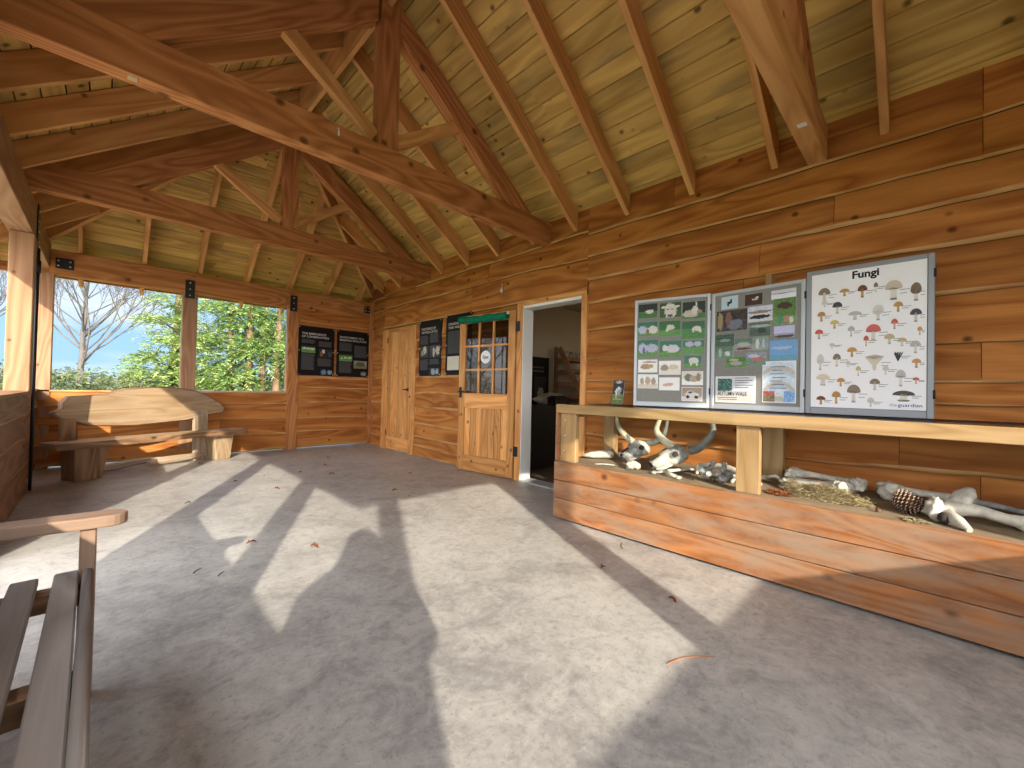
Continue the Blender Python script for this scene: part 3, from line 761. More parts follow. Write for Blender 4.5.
info_board('information_board', SP3, .59, .855, 'black information board on the right wall between closed door and glazed door', [('THE SCIENCE OF', .66), ('THE WILD CATTLE', .74)],
    [(.05, .33, .45, .54, scene_fn((.05, .04, .03), (.03, .03, .02), .5, [(.55, .65, .2, .3, CR), (.3, .4, .2, .25, (.3, .26, .2))], 7)),
     (.50, .33, .97, .54, scene_fn((.06, .06, .06), (.03, .03, .03), .5, [(.4, .4, .1, .4, CR), (.75, .55, .18, .35, CR)], 8)),
     (.5, .01, .97, .14, scene_fn(BK, BK, .5, [(.35, .5, .2, .45, (.25, .33, .4)), (.75, .5, .15, .4, (.3, .33, .36))], 9))],
    [(.05, .44, .57, .72), (.5, .9, .58, .74), (.05, .45, .10, .29), (.5, .95, .2, .29)])
info_board('information_board', SP4, .59, .86, 'black information board half hidden behind the folded-back glazed door', [('ORIGINS OF', .60), ('THE WILD', .56)],
    [(.08, .08, .55, .31, scene_fn((.62, .58, .48), (.62, .58, .48), .5, [], 10, .05))], [(.08, .60, .35, .72), (.08, .60, .10, .0)])

# ------------------------------------------------------------------ display case
dc = thing('display_case', (3.1, .6, 0), 'long low wooden display case with plank front and open top rail, holding bones', 'display case')
XC = 2.736; YC = 2.235; YN = -1.30
mb = MB()
for z0, z1 in ((.018, .178), (.182, .328), (.332, .484)): mb.box(XC, XC + .03, YN, YC, z0, z1, 'y')
mb.build('front_panel', M['panel'], dc, bevel=.003)
mb = MB()
for z0, z1 in ((.018, .178), (.182, .328), (.332, .484)): mb.box(XC + .03, 3.53, YC - .03, YC, z0, z1, 'x')
mb.build('end_panel', M['panel'], dc, bevel=.003)
mb = MB()
for z0, z1 in ((.487, .63), (.633, .78), (.783, .962)): mb.box(XC + .025, XC + .07, YC - .012, YC + .012, z0, z1, 'z')
mb.build('corner_strip', M['panel'], dc, bevel=.002)
mb = MB(); mb.box(XC + .03, 3.54, YN, YC - .03, .43, .484, 'y'); mb.build('case_bed', M['sand'], dc)
mb = MB(); mb.box(XC + .022, XC + .062, YN, YC + .005, .893, .966, 'y'); mb.build('top_rail', M['pale'], dc, bevel=.003)
mb = MB(); mb.box(3.23, 3.545, YN, YC, .938, .962, 'y'); mb.build('shelf_top', M['darkwood'], dc)
mb = MB(); mb.box(XC + .062, 3.23, YN, YC - .01, .952, .960, 'y'); mb.build('top_pane', M['glass'], dc)
for i, (x0, x1, y0, y1) in enumerate(((XC + .062, XC + .11, 2.06, YC - .015), (XC + .05, XC + .095, .705, .835), (3.42, 3.50, 2.08, 2.19), (3.42, 3.50, .72, .85), (XC + .05, XC + .095, -1.25, -1.12))):
    mb = MB(); mb.box(x0, x1, y0, y1, .484, .94, 'z'); mb.build('post', M['pale'], dc, bevel=.004)
mb = MB(); mb.box(XC + .11, 3.5, 2.10, 2.17, .86, .938, 'x'); mb.build('cross_rail', M['pale'], dc, bevel=.003)
mb = MB(); mb.box(XC + .095, 3.5, .74, .82, .87, .938, 'x'); mb.build('cross_rail', M['pale'], dc, bevel=.003)
for z in (.57, .70, .83):
    mb = MB(); mb.tube([(XC + .062, 2.17, z), (XC + .052, 2.17, z), (XC + .048, 2.17, z)], [.012, .011, .004], 8); mb.build('bolt', M['steel'], dc)
mb = MB(); mb.box(XC + .012, XC + .016, .84, 1.93, .487, .962, 'y'); mb.build('front_pane', M['glass'], dc)

# ------------------------------------------------------------------ notice boards and their prints
boards = [((3.27, 1.802), (3.40, 1.215), .967, 1.880, 'left'), ((3.40, 1.21), (3.335, .584), .967, 1.872, 'middle'), ((3.335, .579), (3.32, -.024), .967, 1.912, 'right')]
BS = []
for (A, B, z0, z1, nm) in boards:
    A3 = V((*A, z0)); B3 = V((*B, z0)); r = (B3 - A3).normalized(); n = V((-r.y, r.x, 0))
    if n.x > 0: n = -n
    w = (B3 - A3).length; h = z1 - z0
    S = Surf(A3, r, Zv, n); BS.append((S, w, h))
    labs = {'left': 'grey felt display board with cattle photographs, left panel on the case top', 'middle': 'grey felt display board crowded with overlapping wildlife photos, middle panel', 'right': 'grey display board carrying the white fungi poster, right panel'}
    o = thing('display_board', tuple(A3 + r * w / 2), labs[nm], 'display board', 'display boards on the case')
    mb = MB(); S.slab(mb, .015, .015, w - .015, h - .015, -.018, -.004); mb.build('felt_panel', M['felt'], o)
    fw = .026 if nm != 'right' else .03; fm = M['alu'] if nm != 'right' else M['alud']
    mb = MB(); S.slab(mb, 0, 0, fw, h, -.024, .003, 0, 'v'); S.slab(mb, w - fw, 0, w, h, -.024, .003, 0, 'v'); S.slab(mb, fw, 0, w - fw, fw + .014, -.024, .003); S.slab(mb, fw, h - fw, w - fw, h, -.024, .003)
    mb.build('frame', fm, o, bevel=.003)
    for v in (.12, .85):
        mb = MB(); c = S.p(w - .001, v * h, .002); mb.tube([c, c + Zv * .05], .006, 8); mb.build('hinge', M['black'], o)
def card(S, w, h, r, fn, name, label, cat, group, nx=28, ny=19, border=0.0, off=.0):
    u0, v0, u1, v1 = r; ins = .03; fw = .02
    u0, u1 = [fw + (w - 2 * fw) * q for q in (u0, u1)]; v0, v1 = [fw + (h - 2 * fw) * q for q in (v0, v1)]
    mb = MB(); S.slab(mb, u0, v0, u1, v1, -.0035, -.0015 + off, 1, col=(.7, .7, .7))
    b_ = border
    S.picture(mb, u0 + b_, v0 + b_, u1 - b_, v1 - b_, -.001 + off, nx, ny, fn, 0)
    o = mb.build(name, [M['print'], M['paper']]); return tag(o, label, cat, group)
B1 = [(0.021, 0.838, 0.304, 0.976), (0.339, 0.829, 0.64, 0.971), (0.662, 0.804, 0.964, 0.96), (0.017, 0.661, 0.31, 0.798), (0.333, 0.649, 0.633, 0.794), (0.655, 0.616, 0.962, 0.778), (0.02, 0.462, 0.321, 0.621), (0.344, 0.454, 0.648, 0.604), (0.674, 0.475, 0.958, 0.598), (0.694, 0.347, 0.921, 0.458), (0.028, 0.305, 0.315, 0.431), (0.339, 0.284, 0.646, 0.416), (0.665, 0.187, 0.947, 0.314), (0.027, 0.15, 0.327, 0.287), (0.344, 0.134, 0.634, 0.257), (0.664, 0.038, 0.943, 0.168)]
PW = (.78, .78, .76); LAV = (.42, .43, .58)
f1 = [scene_fn(DG, GR, .45, [(.58, .45, .2, .14, WH), (.72, .5, .08, .1, WH)], 21), scene_fn((.03, .07, .02), (.04, .1, .025), .5, [(.5, .45, .28, .5, WH), (.2, .7, .12, .08, WH), (.8, .72, .12, .08, WH), (.5, .12, .12, .1, (.1, .07, .06)), (.38, .55, .05, .05, BK), (.6, .55, .05, .05, BK)], 22),
      scene_fn(DG, GR, .3, [(.35, .3, .35, .22, CR), (.55, .5, .15, .25, WH), (.6, .85, .03, .15, WH), (.75, .4, .12, .1, (.3, .2, .15))], 23),
      scene_fn(TEAL, LG, .4, [(.25, .45, .25, .28, LAV), (.75, .45, .25, .28, WH), (.5, .35, .08, .15, BR)], 24), scene_fn((.03, .13, .03), LG, .4, [(.55, .6, .2, .18, WH), (.4, .45, .08, .14, WH), (.65, .38, .05, .12, (.2, .2, .2))], 25),
      scene_fn((.03, .12, .04), (.06, .2, .05), .6, [(.65, .58, .2, .14, WH), (.5, .45, .05, .1, WH), (.8, .44, .05, .1, WH)], 26), scene_fn(TEAL, LG, .35, [(.25, .5, .22, .3, LAV), (.7, .5, .28, .25, LAV), (.3, .35, .08, .2, (.1, .1, .3))], 27),
      scene_fn(TEAL, LG, .3, [(.6, .5, .32, .26, (.55, .52, .6)), (.25, .55, .12, .2, WH), (.5, .2, .3, .06, LG)], 28), scene_fn(TEAL, LG, .5, [(.3, .75, .2, .2, LAV), (.7, .75, .18, .2, LAV)], 29), scene_fn(TEAL, LG, .35, [(.55, .6, .3, .25, WH), (.4, .35, .06, .2, WH), (.75, .35, .06, .2, WH)], 30),
      scene_fn(PW, PW, .5, [(.4, .45, .28, .22, (.4, .25, .12)), (.65, .5, .15, .15, (.45, .3, .16)), (.6, .8, .35, .08, (.35, .33, .3))], 31, .06), scene_fn(PW, (.7, .66, .58), .4, [(.25, .5, .2, .25, (.3, .25, .2)), (.7, .55, .25, .2, (.6, .5, .38))], 32, .06),
      scene_fn((.6, .58, .5), PW, .4, [(.3, .55, .2, .3, (.13, .16, .12)), (.6, .45, .25, .25, (.4, .3, .2)), (.8, .6, .12, .3, (.25, .2, .14))], 33, .1), scene_fn(PW, (.62, .55, .45), .3, [(.2, .5, .1, .25, (.4, .3, .2)), (.5, .55, .15, .3, (.45, .35, .25)), (.8, .5, .12, .25, (.35, .28, .2))], 34, .06),
      scene_fn(PW, PW, .5, [(.4, .42, .22, .14, (.55, .35, .28)), (.62, .5, .1, .1, (.5, .3, .25))], 35, .04), scene_fn((.35, .25, .18), (.6, .55, .5), .3, [(.5, .45, .38, .18, WH), (.4, .62, .18, .14, (.5, .5, .5)), (.3, .28, .09, .12, BK), (.72, .28, .09, .12, BK), (.42, .64, .1, .07, BK)], 36)]
n1 = ['distant white cow on dark grass', 'white cow face looking straight out', 'white bull head with upright horns', 'two white cattle butting heads', 'white calf standing on green grass', 'small white cow beneath dark trees', 'bluish cattle crowded on grass', 'large white cow striding leftwards', 'two cow rumps above bright grass', 'small print of white cow legs', 'brown cattle on white ground', 'pale and brown cattle in snow', 'sepia crowd of horned cattle', 'row of brown cattle in haze', 'single tan cow on blank white', 'white pickup truck']
for r, fn, t in zip(B1, f1, n1): card(*BS[0], r, fn, 'photo_print', 'photo print of ' + t + ', on left display board', 'photograph', 'photographs on the left display board', border=.004 if r[1] < .3 else 0)
B2 = [(0.093, 0.866, 0.301, 0.977), (0.385, 0.87, 0.589, 0.965), (0.711, 0.682, 0.942, 0.894), (0.682, 0.893, 0.941, 0.966), (0.036, 0.669, 0.417, 0.852), (0.422, 0.726, 0.698, 0.856), (0.444, 0.603, 0.679, 0.716), (0.716, 0.576, 0.93, 0.671), (0.028, 0.535, 0.265, 0.641), (0.266, 0.49, 0.482, 0.593), (0.488, 0.485, 0.653, 0.593), (0.019, 0.425, 0.25, 0.534), (0.672, 0.393, 0.962, 0.557), (0.169, 0.345, 0.406, 0.434), (0.406, 0.36, 0.632, 0.469)]
f2 = [scene_fn((.45, .6, .68), (.45, .6, .68), .5, [(.5, .5, .16, .1, BK), (.42, .35, .06, .12, BK), (.6, .66, .06, .12, BK)], 41, .04), scene_fn((.05, .025, .015), (.05, .025, .015), .5, [(.55, .5, .2, .08, (.5, .4, .35)), (.7, .65, .1, .07, WH)], 42),
      scene_fn((.1, .2, .05), (.16, .3, .1), .3, [(.5, .72, .35, .13, (.06, .03, .02)), (.3, .2, .1, .16, (.06, .25, .18)), (.6, .2, .12, .12, (.5, .2, .2)), (.8, .15, .1, .12, WH)], 43), scene_fn((.6, .6, .66), (.75, .75, .82), .5, [(.4, .6, .5, .05, (.2, .2, .25))], 44, .08),
      scene_fn((.045, .035, .03), (.05, .05, .055), .5, [(.12, .5, .1, .4, (.3, .24, .12)), (.6, .3, .25, .25, (.16, .17, .22)), (.4, .6, .1, .3, (.2, .1, .08))], 45, .6), scene_fn((.55, .6, .7), (.6, .6, .66), .5, [(.5, .62, .5, .1, (.25, .2, .15)), (.5, .3, .45, .12, BK)], 46, .2),
      scene_fn((.10, .15, .10), (.08, .12, .09), .5, [(.5, .75, .5, .1, (.35, .42, .42)), (.6, .4, .2, .2, (.04, .05, .05))], 47, .4), scene_fn((.5, .5, .72), (.3, .32, .45), .35, [(.5, .1, .5, .12, (.06, .06, .05))], 48, .12), scene_fn((.05, .1, .07), (.06, .12, .08), .5, [(.5, .5, .3, .12, (.25, .3, .28))], 49, .5),
      scene_fn((.12, .2, .16), (.3, .28, .3), .5, [(.5, .5, .35, .2, (.38, .42, .36)), (.5, .15, .4, .1, (.12, .06, .05))], 50, .35), scene_fn((.2, .3, .25), (.25, .35, .3), .5, [(.3, .5, .12, .4, WH), (.7, .5, .1, .4, LAV)], 51, .4), scene_fn((.12, .2, .14), (.14, .24, .18), .5, [(.7, .4, .15, .2, WH), (.3, .5, .08, .4, (.35, .45, .4))], 52, .3),
      scene_fn((.16, .34, .62), (.12, .33, .46), .28, [(.45, .62, .4, .08, (.35, .45, .62))], 53, .08), scene_fn((.08, .2, .05), (.12, .26, .07), .5, [(.5, .4, .3, .2, (.4, .3, .42)), (.4, .75, .25, .12, (.35, .45, .2))], 54, .35), scene_fn((.25, .3, .35), (.16, .25, .2), .5, [(.6, .5, .3, .15, (.5, .12, .12)), (.4, .7, .3, .12, (.5, .5, .6))], 55, .35)]
n2 = ['dark bird flying across pale blue sky', 'pale bird gliding over dark brown', 'dark deer above tall green grass', 'pale header strip at top right', 'wide tangle of dark woodland', 'snowy streak with black furrows', 'grey-green bird among reeds', 'lavender sky above dark field', 'dark green thicket', 'grey otter on river bank', 'upright pale birch stems', 'mossy trunks with white patch', 'wide blue sky over sea', 'pink flowers in grass', 'red berries on branch']
for k, (r, fn, t) in enumerate(zip(B2, f2, n2)): card(*BS[1], r, fn, 'photo_print', 'photo print of ' + t + ', on middle display board', 'photograph', 'photographs on the middle display board', off=.0006 * (k % 3))
# notices
S, w, h = BS[1]
rngn = random.Random(3)
def autumn(u, v):
    if u < .44 and v > .42 and u > .04 and v < .94: return jit((.07, .2, .17) if (u * 9 + v * 7) % 1.0 > .4 else (.02, .05, .05), .5, rngn)
    return jit((.62, .63, .68) if v > .3 else (.66, .60, .55), .05, rngn)
o = card(S, w, h, (0.034, 0.038, 0.521, 0.268), autumn, 'notice', 'white autumn walk notice at lower left of the middle display board', 'notice', None, 26, 16, .006)
mb = MB(); u0 = .02 + (w - .04) * .034; v0 = .02 + (h - .04) * .038
text_mesh(mb, S, 'AUTUMN WALK', u0 + .018, v0 + .052, .034, .215, .0006, 0, .004)
for i in range(5): S.rect(mb, u0 + .145, v0 + .112 + i * .018, u0 + .24 + .03 * (i % 2), v0 + .116 + i * .018, .0004)
for i in range(2): S.rect(mb, u0 + .018, v0 + .022 + i * .014, u0 + .16, v0 + .026 + i * .014, .0004)
mb.build('notice_lettering', M['ink'], o, origin=None)
def arc(u, v):
    d = math.hypot(u - .5, (v + .25) * .95); k = int(d * 11) % 4
    if v < .26 and u < .36: return jit((.5, .12, .1) if v > .15 else (.2, .16, .08), .4, rngn)
    if v < .26 and u > .68: return jit((.2, .38, .68), .3, rngn)
    return jit([(.55, .66, .75), (.64, .70, .78), (.46, .58, .68), (.5, .45, .38)][k], .1, rngn)
o = card(S, w, h, (0.596, 0.05, 0.95, 0.388), arc, 'notice', 'tall pale blue notice with curved bands at lower right of the middle board', 'notice', None, 24, 30, .006)
mb = MB(); u0 = .02 + (w - .04) * .596; v0 = .02 + (h - .04) * .05
for i in range(7): S.rect(mb, u0 + .05 + .012 * (i % 2), v0 + .10 + i * .025, u0 + .15 - .01 * (i % 3), v0 + .104 + i * .025, .0004)
mb.build('notice_lettering', M['inkblue'], o)
mb = MB(); mb.box(3.40, 3.52, .80, .84, 1.84, 1.96, 'z')
tag(mb.build('timber_block', M['pale'], bevel=.002), 'small pale timber block wedged above the middle display board', 'block')

# fungi poster
S, w, h = BS[2]
pu0, pv0, pu1, pv1 = .030, .045, w - .032, h - .03
po = thing('poster', tuple(S.p(w / 2, pv0, .004)), 'large white Fungi poster with rows of painted mushrooms on the right board', 'poster')
mb = MB(); S.slab(mb, pu0, pv0, pu1, pv1, -.004, .003, 0); mb.build('sheet', M['paper'], po)
FUN = [(0.125, 0.782, 0.906, 0.14, 'n'), (0.316, 0.815, 0.875, 0.11, 'o'), (0.477, 0.79, 0.89, 0.104, 'b'), (0.593, 0.819, 0.893, 0.045, 'n'), (0.74, 0.75, 0.9, 0.17, 'c'), (0.917, 0.728, 0.865, 0.103, 'B'), (0.251, 0.692, 0.788, 0.113, 'k'), (0.129, 0.752, 0.797, 0.075, 'w'), (0.099, 0.644, 0.725, 0.097, 'o'), (0.414, 0.637, 0.704, 0.145, 'g'), (0.614, 0.618, 0.739, 0.116, 'w'), (0.779, 0.665, 0.743, 0.092, 'o'), (0.917, 0.588, 0.687, 0.111, 'k'), (0.226, 0.583, 0.653, 0.103, 'y'), (0.077, 0.512, 0.592, 0.098, 'r'), (0.381, 0.517, 0.601, 0.078, 'g'), (0.575, 0.476, 0.607, 0.154, 'R'), (0.514, 0.442, 0.525, 0.056, 'r'), (0.75, 0.549, 0.628, 0.068, 'r'), (0.71, 0.448, 0.528, 0.103, 't'), (0.811, 0.431, 0.494, 0.091, 't'), (0.948, 0.5, 0.561, 0.047, 'o'), (0.916, 0.38, 0.472, 0.103, 'g'), (0.205, 0.438, 0.481, 0.062, 'w'), (0.39, 0.37, 0.446, 0.107, 'o'), (0.093, 0.277, 0.411, 0.087, 'w'), (0.251, 0.303, 0.407, 0.092, 'n'), (0.587, 0.269, 0.392, 0.198, 'C'), (0.775, 0.33, 0.401, 0.1, 'K'), (0.924, 0.283, 0.351, 0.087, 'o'), (0.355, 0.297, 0.348, 0.049, 'w'), (0.448, 0.234, 0.309, 0.057, 't'), (0.681, 0.24, 0.312, 0.061, 'w'), (0.121, 0.162, 0.259, 0.161, 'c'), (0.291, 0.156, 0.225, 0.091, 'o'), (0.592, 0.131, 0.221, 0.108, 'n'), (0.803, 0.159, 0.284, 0.099, 'g'), (0.922, 0.178, 0.224, 0.063, 'r'), (0.103, 0.02, 0.09, 0.108, 'b'), (0.25, 0.03, 0.13, 0.102, 'o'), (0.409, 0.041, 0.184, 0.145, 'n'), (0.559, 0.016, 0.088, 0.073, 'w'), (0.827, 0.06, 0.138, 0.213, 'M')]
CAP = {'n': (.20, .15, .10), 'o': (.50, .24, .05), 'b': (.16, .045, .02), 'c': (.58, .50, .38), 'B': (.20, .13, .08), 'k': (.045, .045, .05), 'w': (.58, .57, .53), 'g': (.42, .41, .40), 'y': (.55, .42, .09), 'r': (.50, .08, .05), 'R': (.55, .10, .08), 't': (.48, .36, .18), 'C': (.52, .47, .36), 'K': (.03, .03, .035), 'M': (.06, .045, .035)}
STEM = {'b': (.42, .24, .08), 'o': (.50, .33, .14), 'r': (.55, .35, .26), 'K': (.06, .06, .07), 'y': (.52, .42, .15)}
mb = MB(); rngf = random.Random(9); off = .0040
PWd, PHt = pu1 - pu0, pv1 - pv0
for k, (u, vb, vt, wd, c) in enumerate(FUN):
    def pt(a, b_): return S.p(pu0 + a * PWd, pv0 + b_ * PHt, off + .0001 * (k % 5))
    wd *= .84; vt = vb + (vt - vb) * .9
    cap = jit(CAP[c], .12, rngf); stem = STEM.get(c, (.62, .58, .50)); hh = vt - vb; cm = vt - hh * .42
    sw = wd * (.13 if c not in 'BcM' else .17)
    if c == 'C':
        pl = [pt(u - wd * .5, vt - hh * .12), pt(u - wd * .12, vb + hh * .35), pt(u - wd * .07, vb), pt(u + wd * .07, vb), pt(u + wd * .12, vb + hh * .35), pt(u + wd * .5, vt - hh * .12)]
        mb.poly(pl, 0, 0, (.58, .53, .42)); mb.poly([pt(u - wd * .5, vt - hh * .12), pt(u, vt - hh * .3), pt(u + wd * .5, vt - hh * .12), pt(u, vt)], 0, 0, cap); continue
    if c == 'K':
        for q in (-.35, -.1, .15, .38): mb.poly([pt(u + wd * q, vt - hh * .15), pt(u + wd * .02, vb), pt(u + wd * .1, vb), pt(u + wd * (q + .22), vt)], 0, 0, cap)
        continue
    sb = vb
    mb.poly([pt(u - sw * 1.1, sb), pt(u + sw * 1.1, sb), pt(u + sw * .8, cm + hh * .1), pt(u - sw * .8, cm + hh * .1)], 0, 0, jit(stem, .1, rngf))
    mb.poly([pt(u - sw * 1.15, sb), pt(u + sw * 1.15, sb), pt(u + sw * 1.0, sb + hh * .1), pt(u - sw * 1.0, sb + hh * .1)], 0, 0, tuple(x * .35 for x in stem))
    n = 14; round_ = c in 'Bw'
    top = [(u + wd * .5 * math.cos(t), cm + (vt - cm) * math.sin(t)) for t in [math.pi * i / n for i in range(n + 1)]]
    botd = .5 if round_ else .12
    bot = [(u - wd * .5 * math.cos(t), cm - (vt - cm) * botd * math.sin(t)) for t in [math.pi * i / n for i in range(1, n)]]
    mb.poly([pt(*q) for q in top + bot], 0, 0, cap)
    mb.poly([pt(u - wd * .46, cm), pt(u - wd * .2, cm - hh * .06), pt(u + wd * .2, cm - hh * .06), pt(u + wd * .46, cm), pt(u, cm + hh * .03)], 0, 0, tuple(x * .55 + .12 for x in cap))
    if c == 'M':
        mb.poly([pt(u - wd * .3, vb + hh * .12), pt(u + wd * .3, vb + hh * .12), pt(u + wd * .2, vb - hh * .05), pt(u - wd * .2, vb - hh * .05)], 0, 0, (.25, .2, .16))
mb.build('mushroom_print', M['print'], po)
mb = MB()
for k, (u, vb, vt, wd, c) in enumerate(FUN):
    for q in range(2): S.rect(mb, pu0 + (u + wd * .3) * PWd, pv0 + (vb + (vt - vb) * (.42 - .16 * q)) * PHt, pu0 + min(.985, u + wd * .3 + .075 - .02 * q) * PWd, pv0 + (vb + (vt - vb) * (.42 - .16 * q)) * PHt + .0028, .0036)
mb.build('caption_lettering', M['signgrey'], po)
mb = MB(); text_mesh(mb, S, 'Fungi', pu0 + .385 * PWd, pv0 + .935 * PHt, .046, .235 * PWd, .0040, 0, .035); mb.build('title_lettering', M['ink'], po)
mb = MB(); text_mesh(mb, S, 'the', pu0 + .715 * PWd, pv0 + .022 * PHt, .020, .060 * PWd, .0042, 0, .0); mb.build('publisher_lettering', M['inkpale'], po)
mb = MB(); text_mesh(mb, S, 'guardian', pu0 + .782 * PWd, pv0 + .022 * PHt, .020, .190 * PWd, .0042, 0, .008); mb.build('publisher_lettering', M['inkblue'], po)

# leaflet holder
lh = thing('leaflet_holder', (3.30, 1.94, .962), 'clear leaflet stand holding a bull leaflet on the case top beside the boards', 'leaflet holder')
r = V((.12, -1, 0)).normalized(); up = V((.22, .0, 1)).normalized(); n = r.cross(up).normalized()
if n.x > 0: n = -n
S = Surf(V((3.26, 2.02, .965)), r, up, n)
mb = MB(); S.slab(mb, 0, 0, .115, .20, -.006, -.003); S.slab(mb, 0, .0, .115, .085, .018, .021); S.slab(mb, 0, 0, .003, .09, -.003, .02); S.slab(mb, .112, 0, .115, .09, -.003, .02); mb.box(3.25, 3.37, 1.90, 2.03, .962, .966); mb.build('acrylic_stand', M['acrylic'], lh)
mb = MB(); S.slab(mb, .006, .006, .109, .225, -.002, .006, 1, col=(.6, .6, .6))
S.picture(mb, .006, .006, .109, .225, .0068, 14, 22, scene_fn((.03, .035, .04), (.22, .26, .08), .42, [(.5, .55, .3, .16, (.3, .3, .32)), (.35, .45, .1, .22, WH), (.55, .66, .14, .08, WH), (.5, .93, .35, .05, (.4, .4, .38)), (.5, .2, .4, .03, (.5, .52, .3))], 61))
mb.build('leaflet', [M['print'], M['paper']], lh)

# ------------------------------------------------------------------ bones in the case
ZC = .484
def lerp(a, b_, t): return V(a) * (1 - t) + V(b_) * t
def skull(P, Mz, hl, hr, label, mats, up=V((0, 0, 1)), wid=.085):
    P = V(P); Mz = V(Mz); ax = (Mz - P).normalized(); side = ax.cross(up).normalized(); u2 = side.cross(ax).normalized()
    o = thing('cattle_skull', (P.x, P.y, ZC), label, 'skull', 'cattle skulls in the case')
    mb = MB(); n = 16; rings = []
    prof = [(-.06, .45, .35), (0, .85, .75), (.12, 1.0, .95), (.25, 1.05, .95), (.38, .98, .85), (.5, .80, .74), (.65, .70, .64), (.8, .62, .56), (.92, .56, .46), (1.0, .42, .30)]
    L = (Mz - P).length
    for t, a, b_ in prof:
        c = P + ax * L * t; ring = []
        for k in range(n):
            th = k * math.tau / n; d = 1 + .13 * noise.noise(V((math.cos(th) * 2, math.sin(th) * 2, t * 5 + P.x * 9)))
            x = math.copysign(abs(math.cos(th)) ** .8, math.cos(th)); y = math.copysign(abs(math.sin(th)) ** .8, math.sin(th))
            ring.append(c + side * x * wid * a * d + u2 * y * wid * .8 * b_ * d)
        rings.append(mb.add(ring))
    for i in range(len(prof) - 1):
        for k in range(n):
            mb.face((rings[i][k], rings[i][(k + 1) % n], rings[i + 1][(k + 1) % n], rings[i + 1][k]), None, 0 if i < 4 else 1, 0, None, True)
    mb.face(tuple(reversed(rings[0])), None, 0); mb.face(tuple(rings[-1]), None, 2)
    mb.build('cranium', [mats[0], mats[1], M['socket']], o)
    for s in (-1, 1):
        c = P + ax * L * .36 + side * s * wid * .86 + u2 * wid * .30
        mb = MB(); mb.blob(c, (.026, .026, .026), .05, 2, 2, 0); mb.build('eye_socket_shade', M['socket'], o)
        mb = MB(); e1 = side * s; e1 = (side * s * .9 + u2 * .45).normalized(); e2 = ax; e3 = e1.cross(e2)
        pts = [c + e1 * .010 + (e2 * math.cos(q) * 1.1 + e3 * math.sin(q) * .85) * .027 for q in [math.tau * i / 14 for i in range(15)]]
        mb.tube(pts, .0035, 6); mb.build('eye_rim', mats[0], o)
        mb = MB(); mb.tube([P + ax * L * .5 + side * s * wid * .62 - u2 * wid * .45, P + ax * L * .75 + side * s * wid * .45 - u2 * wid * .5, P + ax * L * .95 + side * s * wid * .3 - u2 * wid * .4], [.012, .014, .01], 8); mb.build('tooth_row', mats[1], o)
    mb = MB(); mb.tube([P + ax * L * .60 + u2 * wid * .40, P + ax * L * .75 + u2 * wid * .40, P + ax * L * .95 + u2 * wid * .30], [.006, .022, .018], 10, squash=[.7, .7, .7]); mb.build('nose_hollow_shade', M['socket'], o)
    for pts, mt, r0 in (hl, hr):
        pp = [V(p) for p in pts]; path = []; N = 18
        for i in range(N + 1):       # Catmull-Rom through the horn points
            t = i / N * (len(pp) - 1); k = min(int(t), len(pp) - 2); f = t - k
            a, b_, c_, d_ = pp[max(k - 1, 0)], pp[k], pp[k + 1], pp[min(k + 2, len(pp) - 1)]
            path.append(.5 * ((2 * b_) + (c_ - a) * f + (2 * a - 5 * b_ + 4 * c_ - d_) * f * f + (3 * b_ - a - 3 * c_ + d_) * f ** 3))
        rad = [r0 * (1 - .6 * (i / N) ** 1.5) * (1 + .04 * math.sin(i * 2.6)) for i in range(N + 1)]; rad[-1] = r0 * .2
        mb = MB(); mb.tube(path, rad, 12); mb.build('horn', mt, o)
    return o
skull((3.12, 1.305, .640), (2.93, 1.46, .540), ([(3.10, 1.36, .665), (3.06, 1.42, .715), (3.05, 1.478, .79), (3.05, 1.45, .885)], M['horn'], .031), ([(3.12, 1.25, .655), (3.12, 1.19, .68), (3.12, 1.11, .765), (3.12, 1.085, .83), (3.12, 1.107, .90)], M['horndark'], .033),
      'horned cattle skull at the front of the case with dark brow and cream muzzle', (M['bonegrey'], M['bone']), wid=.088)
skull((3.29, 1.70, .625), (3.10, 1.80, .545), ([(3.26, 1.79, .65), (3.25, 1.86, .70), (3.25, 1.93, .78), (3.25, 1.95, .868)], M['horn'], .029), ([(3.26, 1.66, .655), (3.26, 1.59, .675), (3.25, 1.515, .74), (3.25, 1.485, .868)], M['horndark'], .029),
      'horned cattle skull behind, nearer the left end of the case', (M['bone'], M['bonegrey']), wid=.085)

def longbone(name, p0, p1, r, label, mat='bone', knob0=1.9, knob1=2.1, seed=0, flare=0.0, group='loose bones in the case'):
    p0 = V(p0); p1 = V(p1); d = p1 - p0; L = d.length; ax = d.normalized(); side = ax.cross(Zv).normalized()
    mb = MB(); ts = [0, .05, .12, .22, .35, .5, .65, .78, .88, .95, 1.0]
    rad = [r * q for q in (.9 * knob0, knob0, .8 * knob0, 1.25, 1.0, .95, 1.0, 1.3, .82 * knob1, knob1, .85 * knob1)]
    mb.tube([lerp(p0, p1, t) + Zv * (.012 * math.sin(math.pi * t)) for t in ts], rad, 12, squash=[.8] * 11)
    for s in (-1, 1):
        mb.blob(p0 + side * s * r * knob0 * .7 - ax * r * .2, (r * knob0 * .75,) * 3, .32, 1.6, 2, seed=seed + s)
        mb.blob(p1 + side * s * r * knob1 * .7 + ax * r * .2, (r * knob1 * .78,) * 3, .32, 1.6, 2, seed=seed + 5 + s)
    o = mb.build(name, M[mat]); return tag(o, label, 'bone', group)
mb = MB(); mb.tube([(3.03, 2.14, .515), (3.07, 2.10, .52), (3.13, 2.05, .525), (3.20, 1.99, .528), (3.225, 1.97, .53)], [.012, .026, .033, .038, .036], 12)
tag(mb.build('horn_core', M['bone']), 'thick white horn core lying by the left end post of the case', 'bone', 'loose bones in the case')
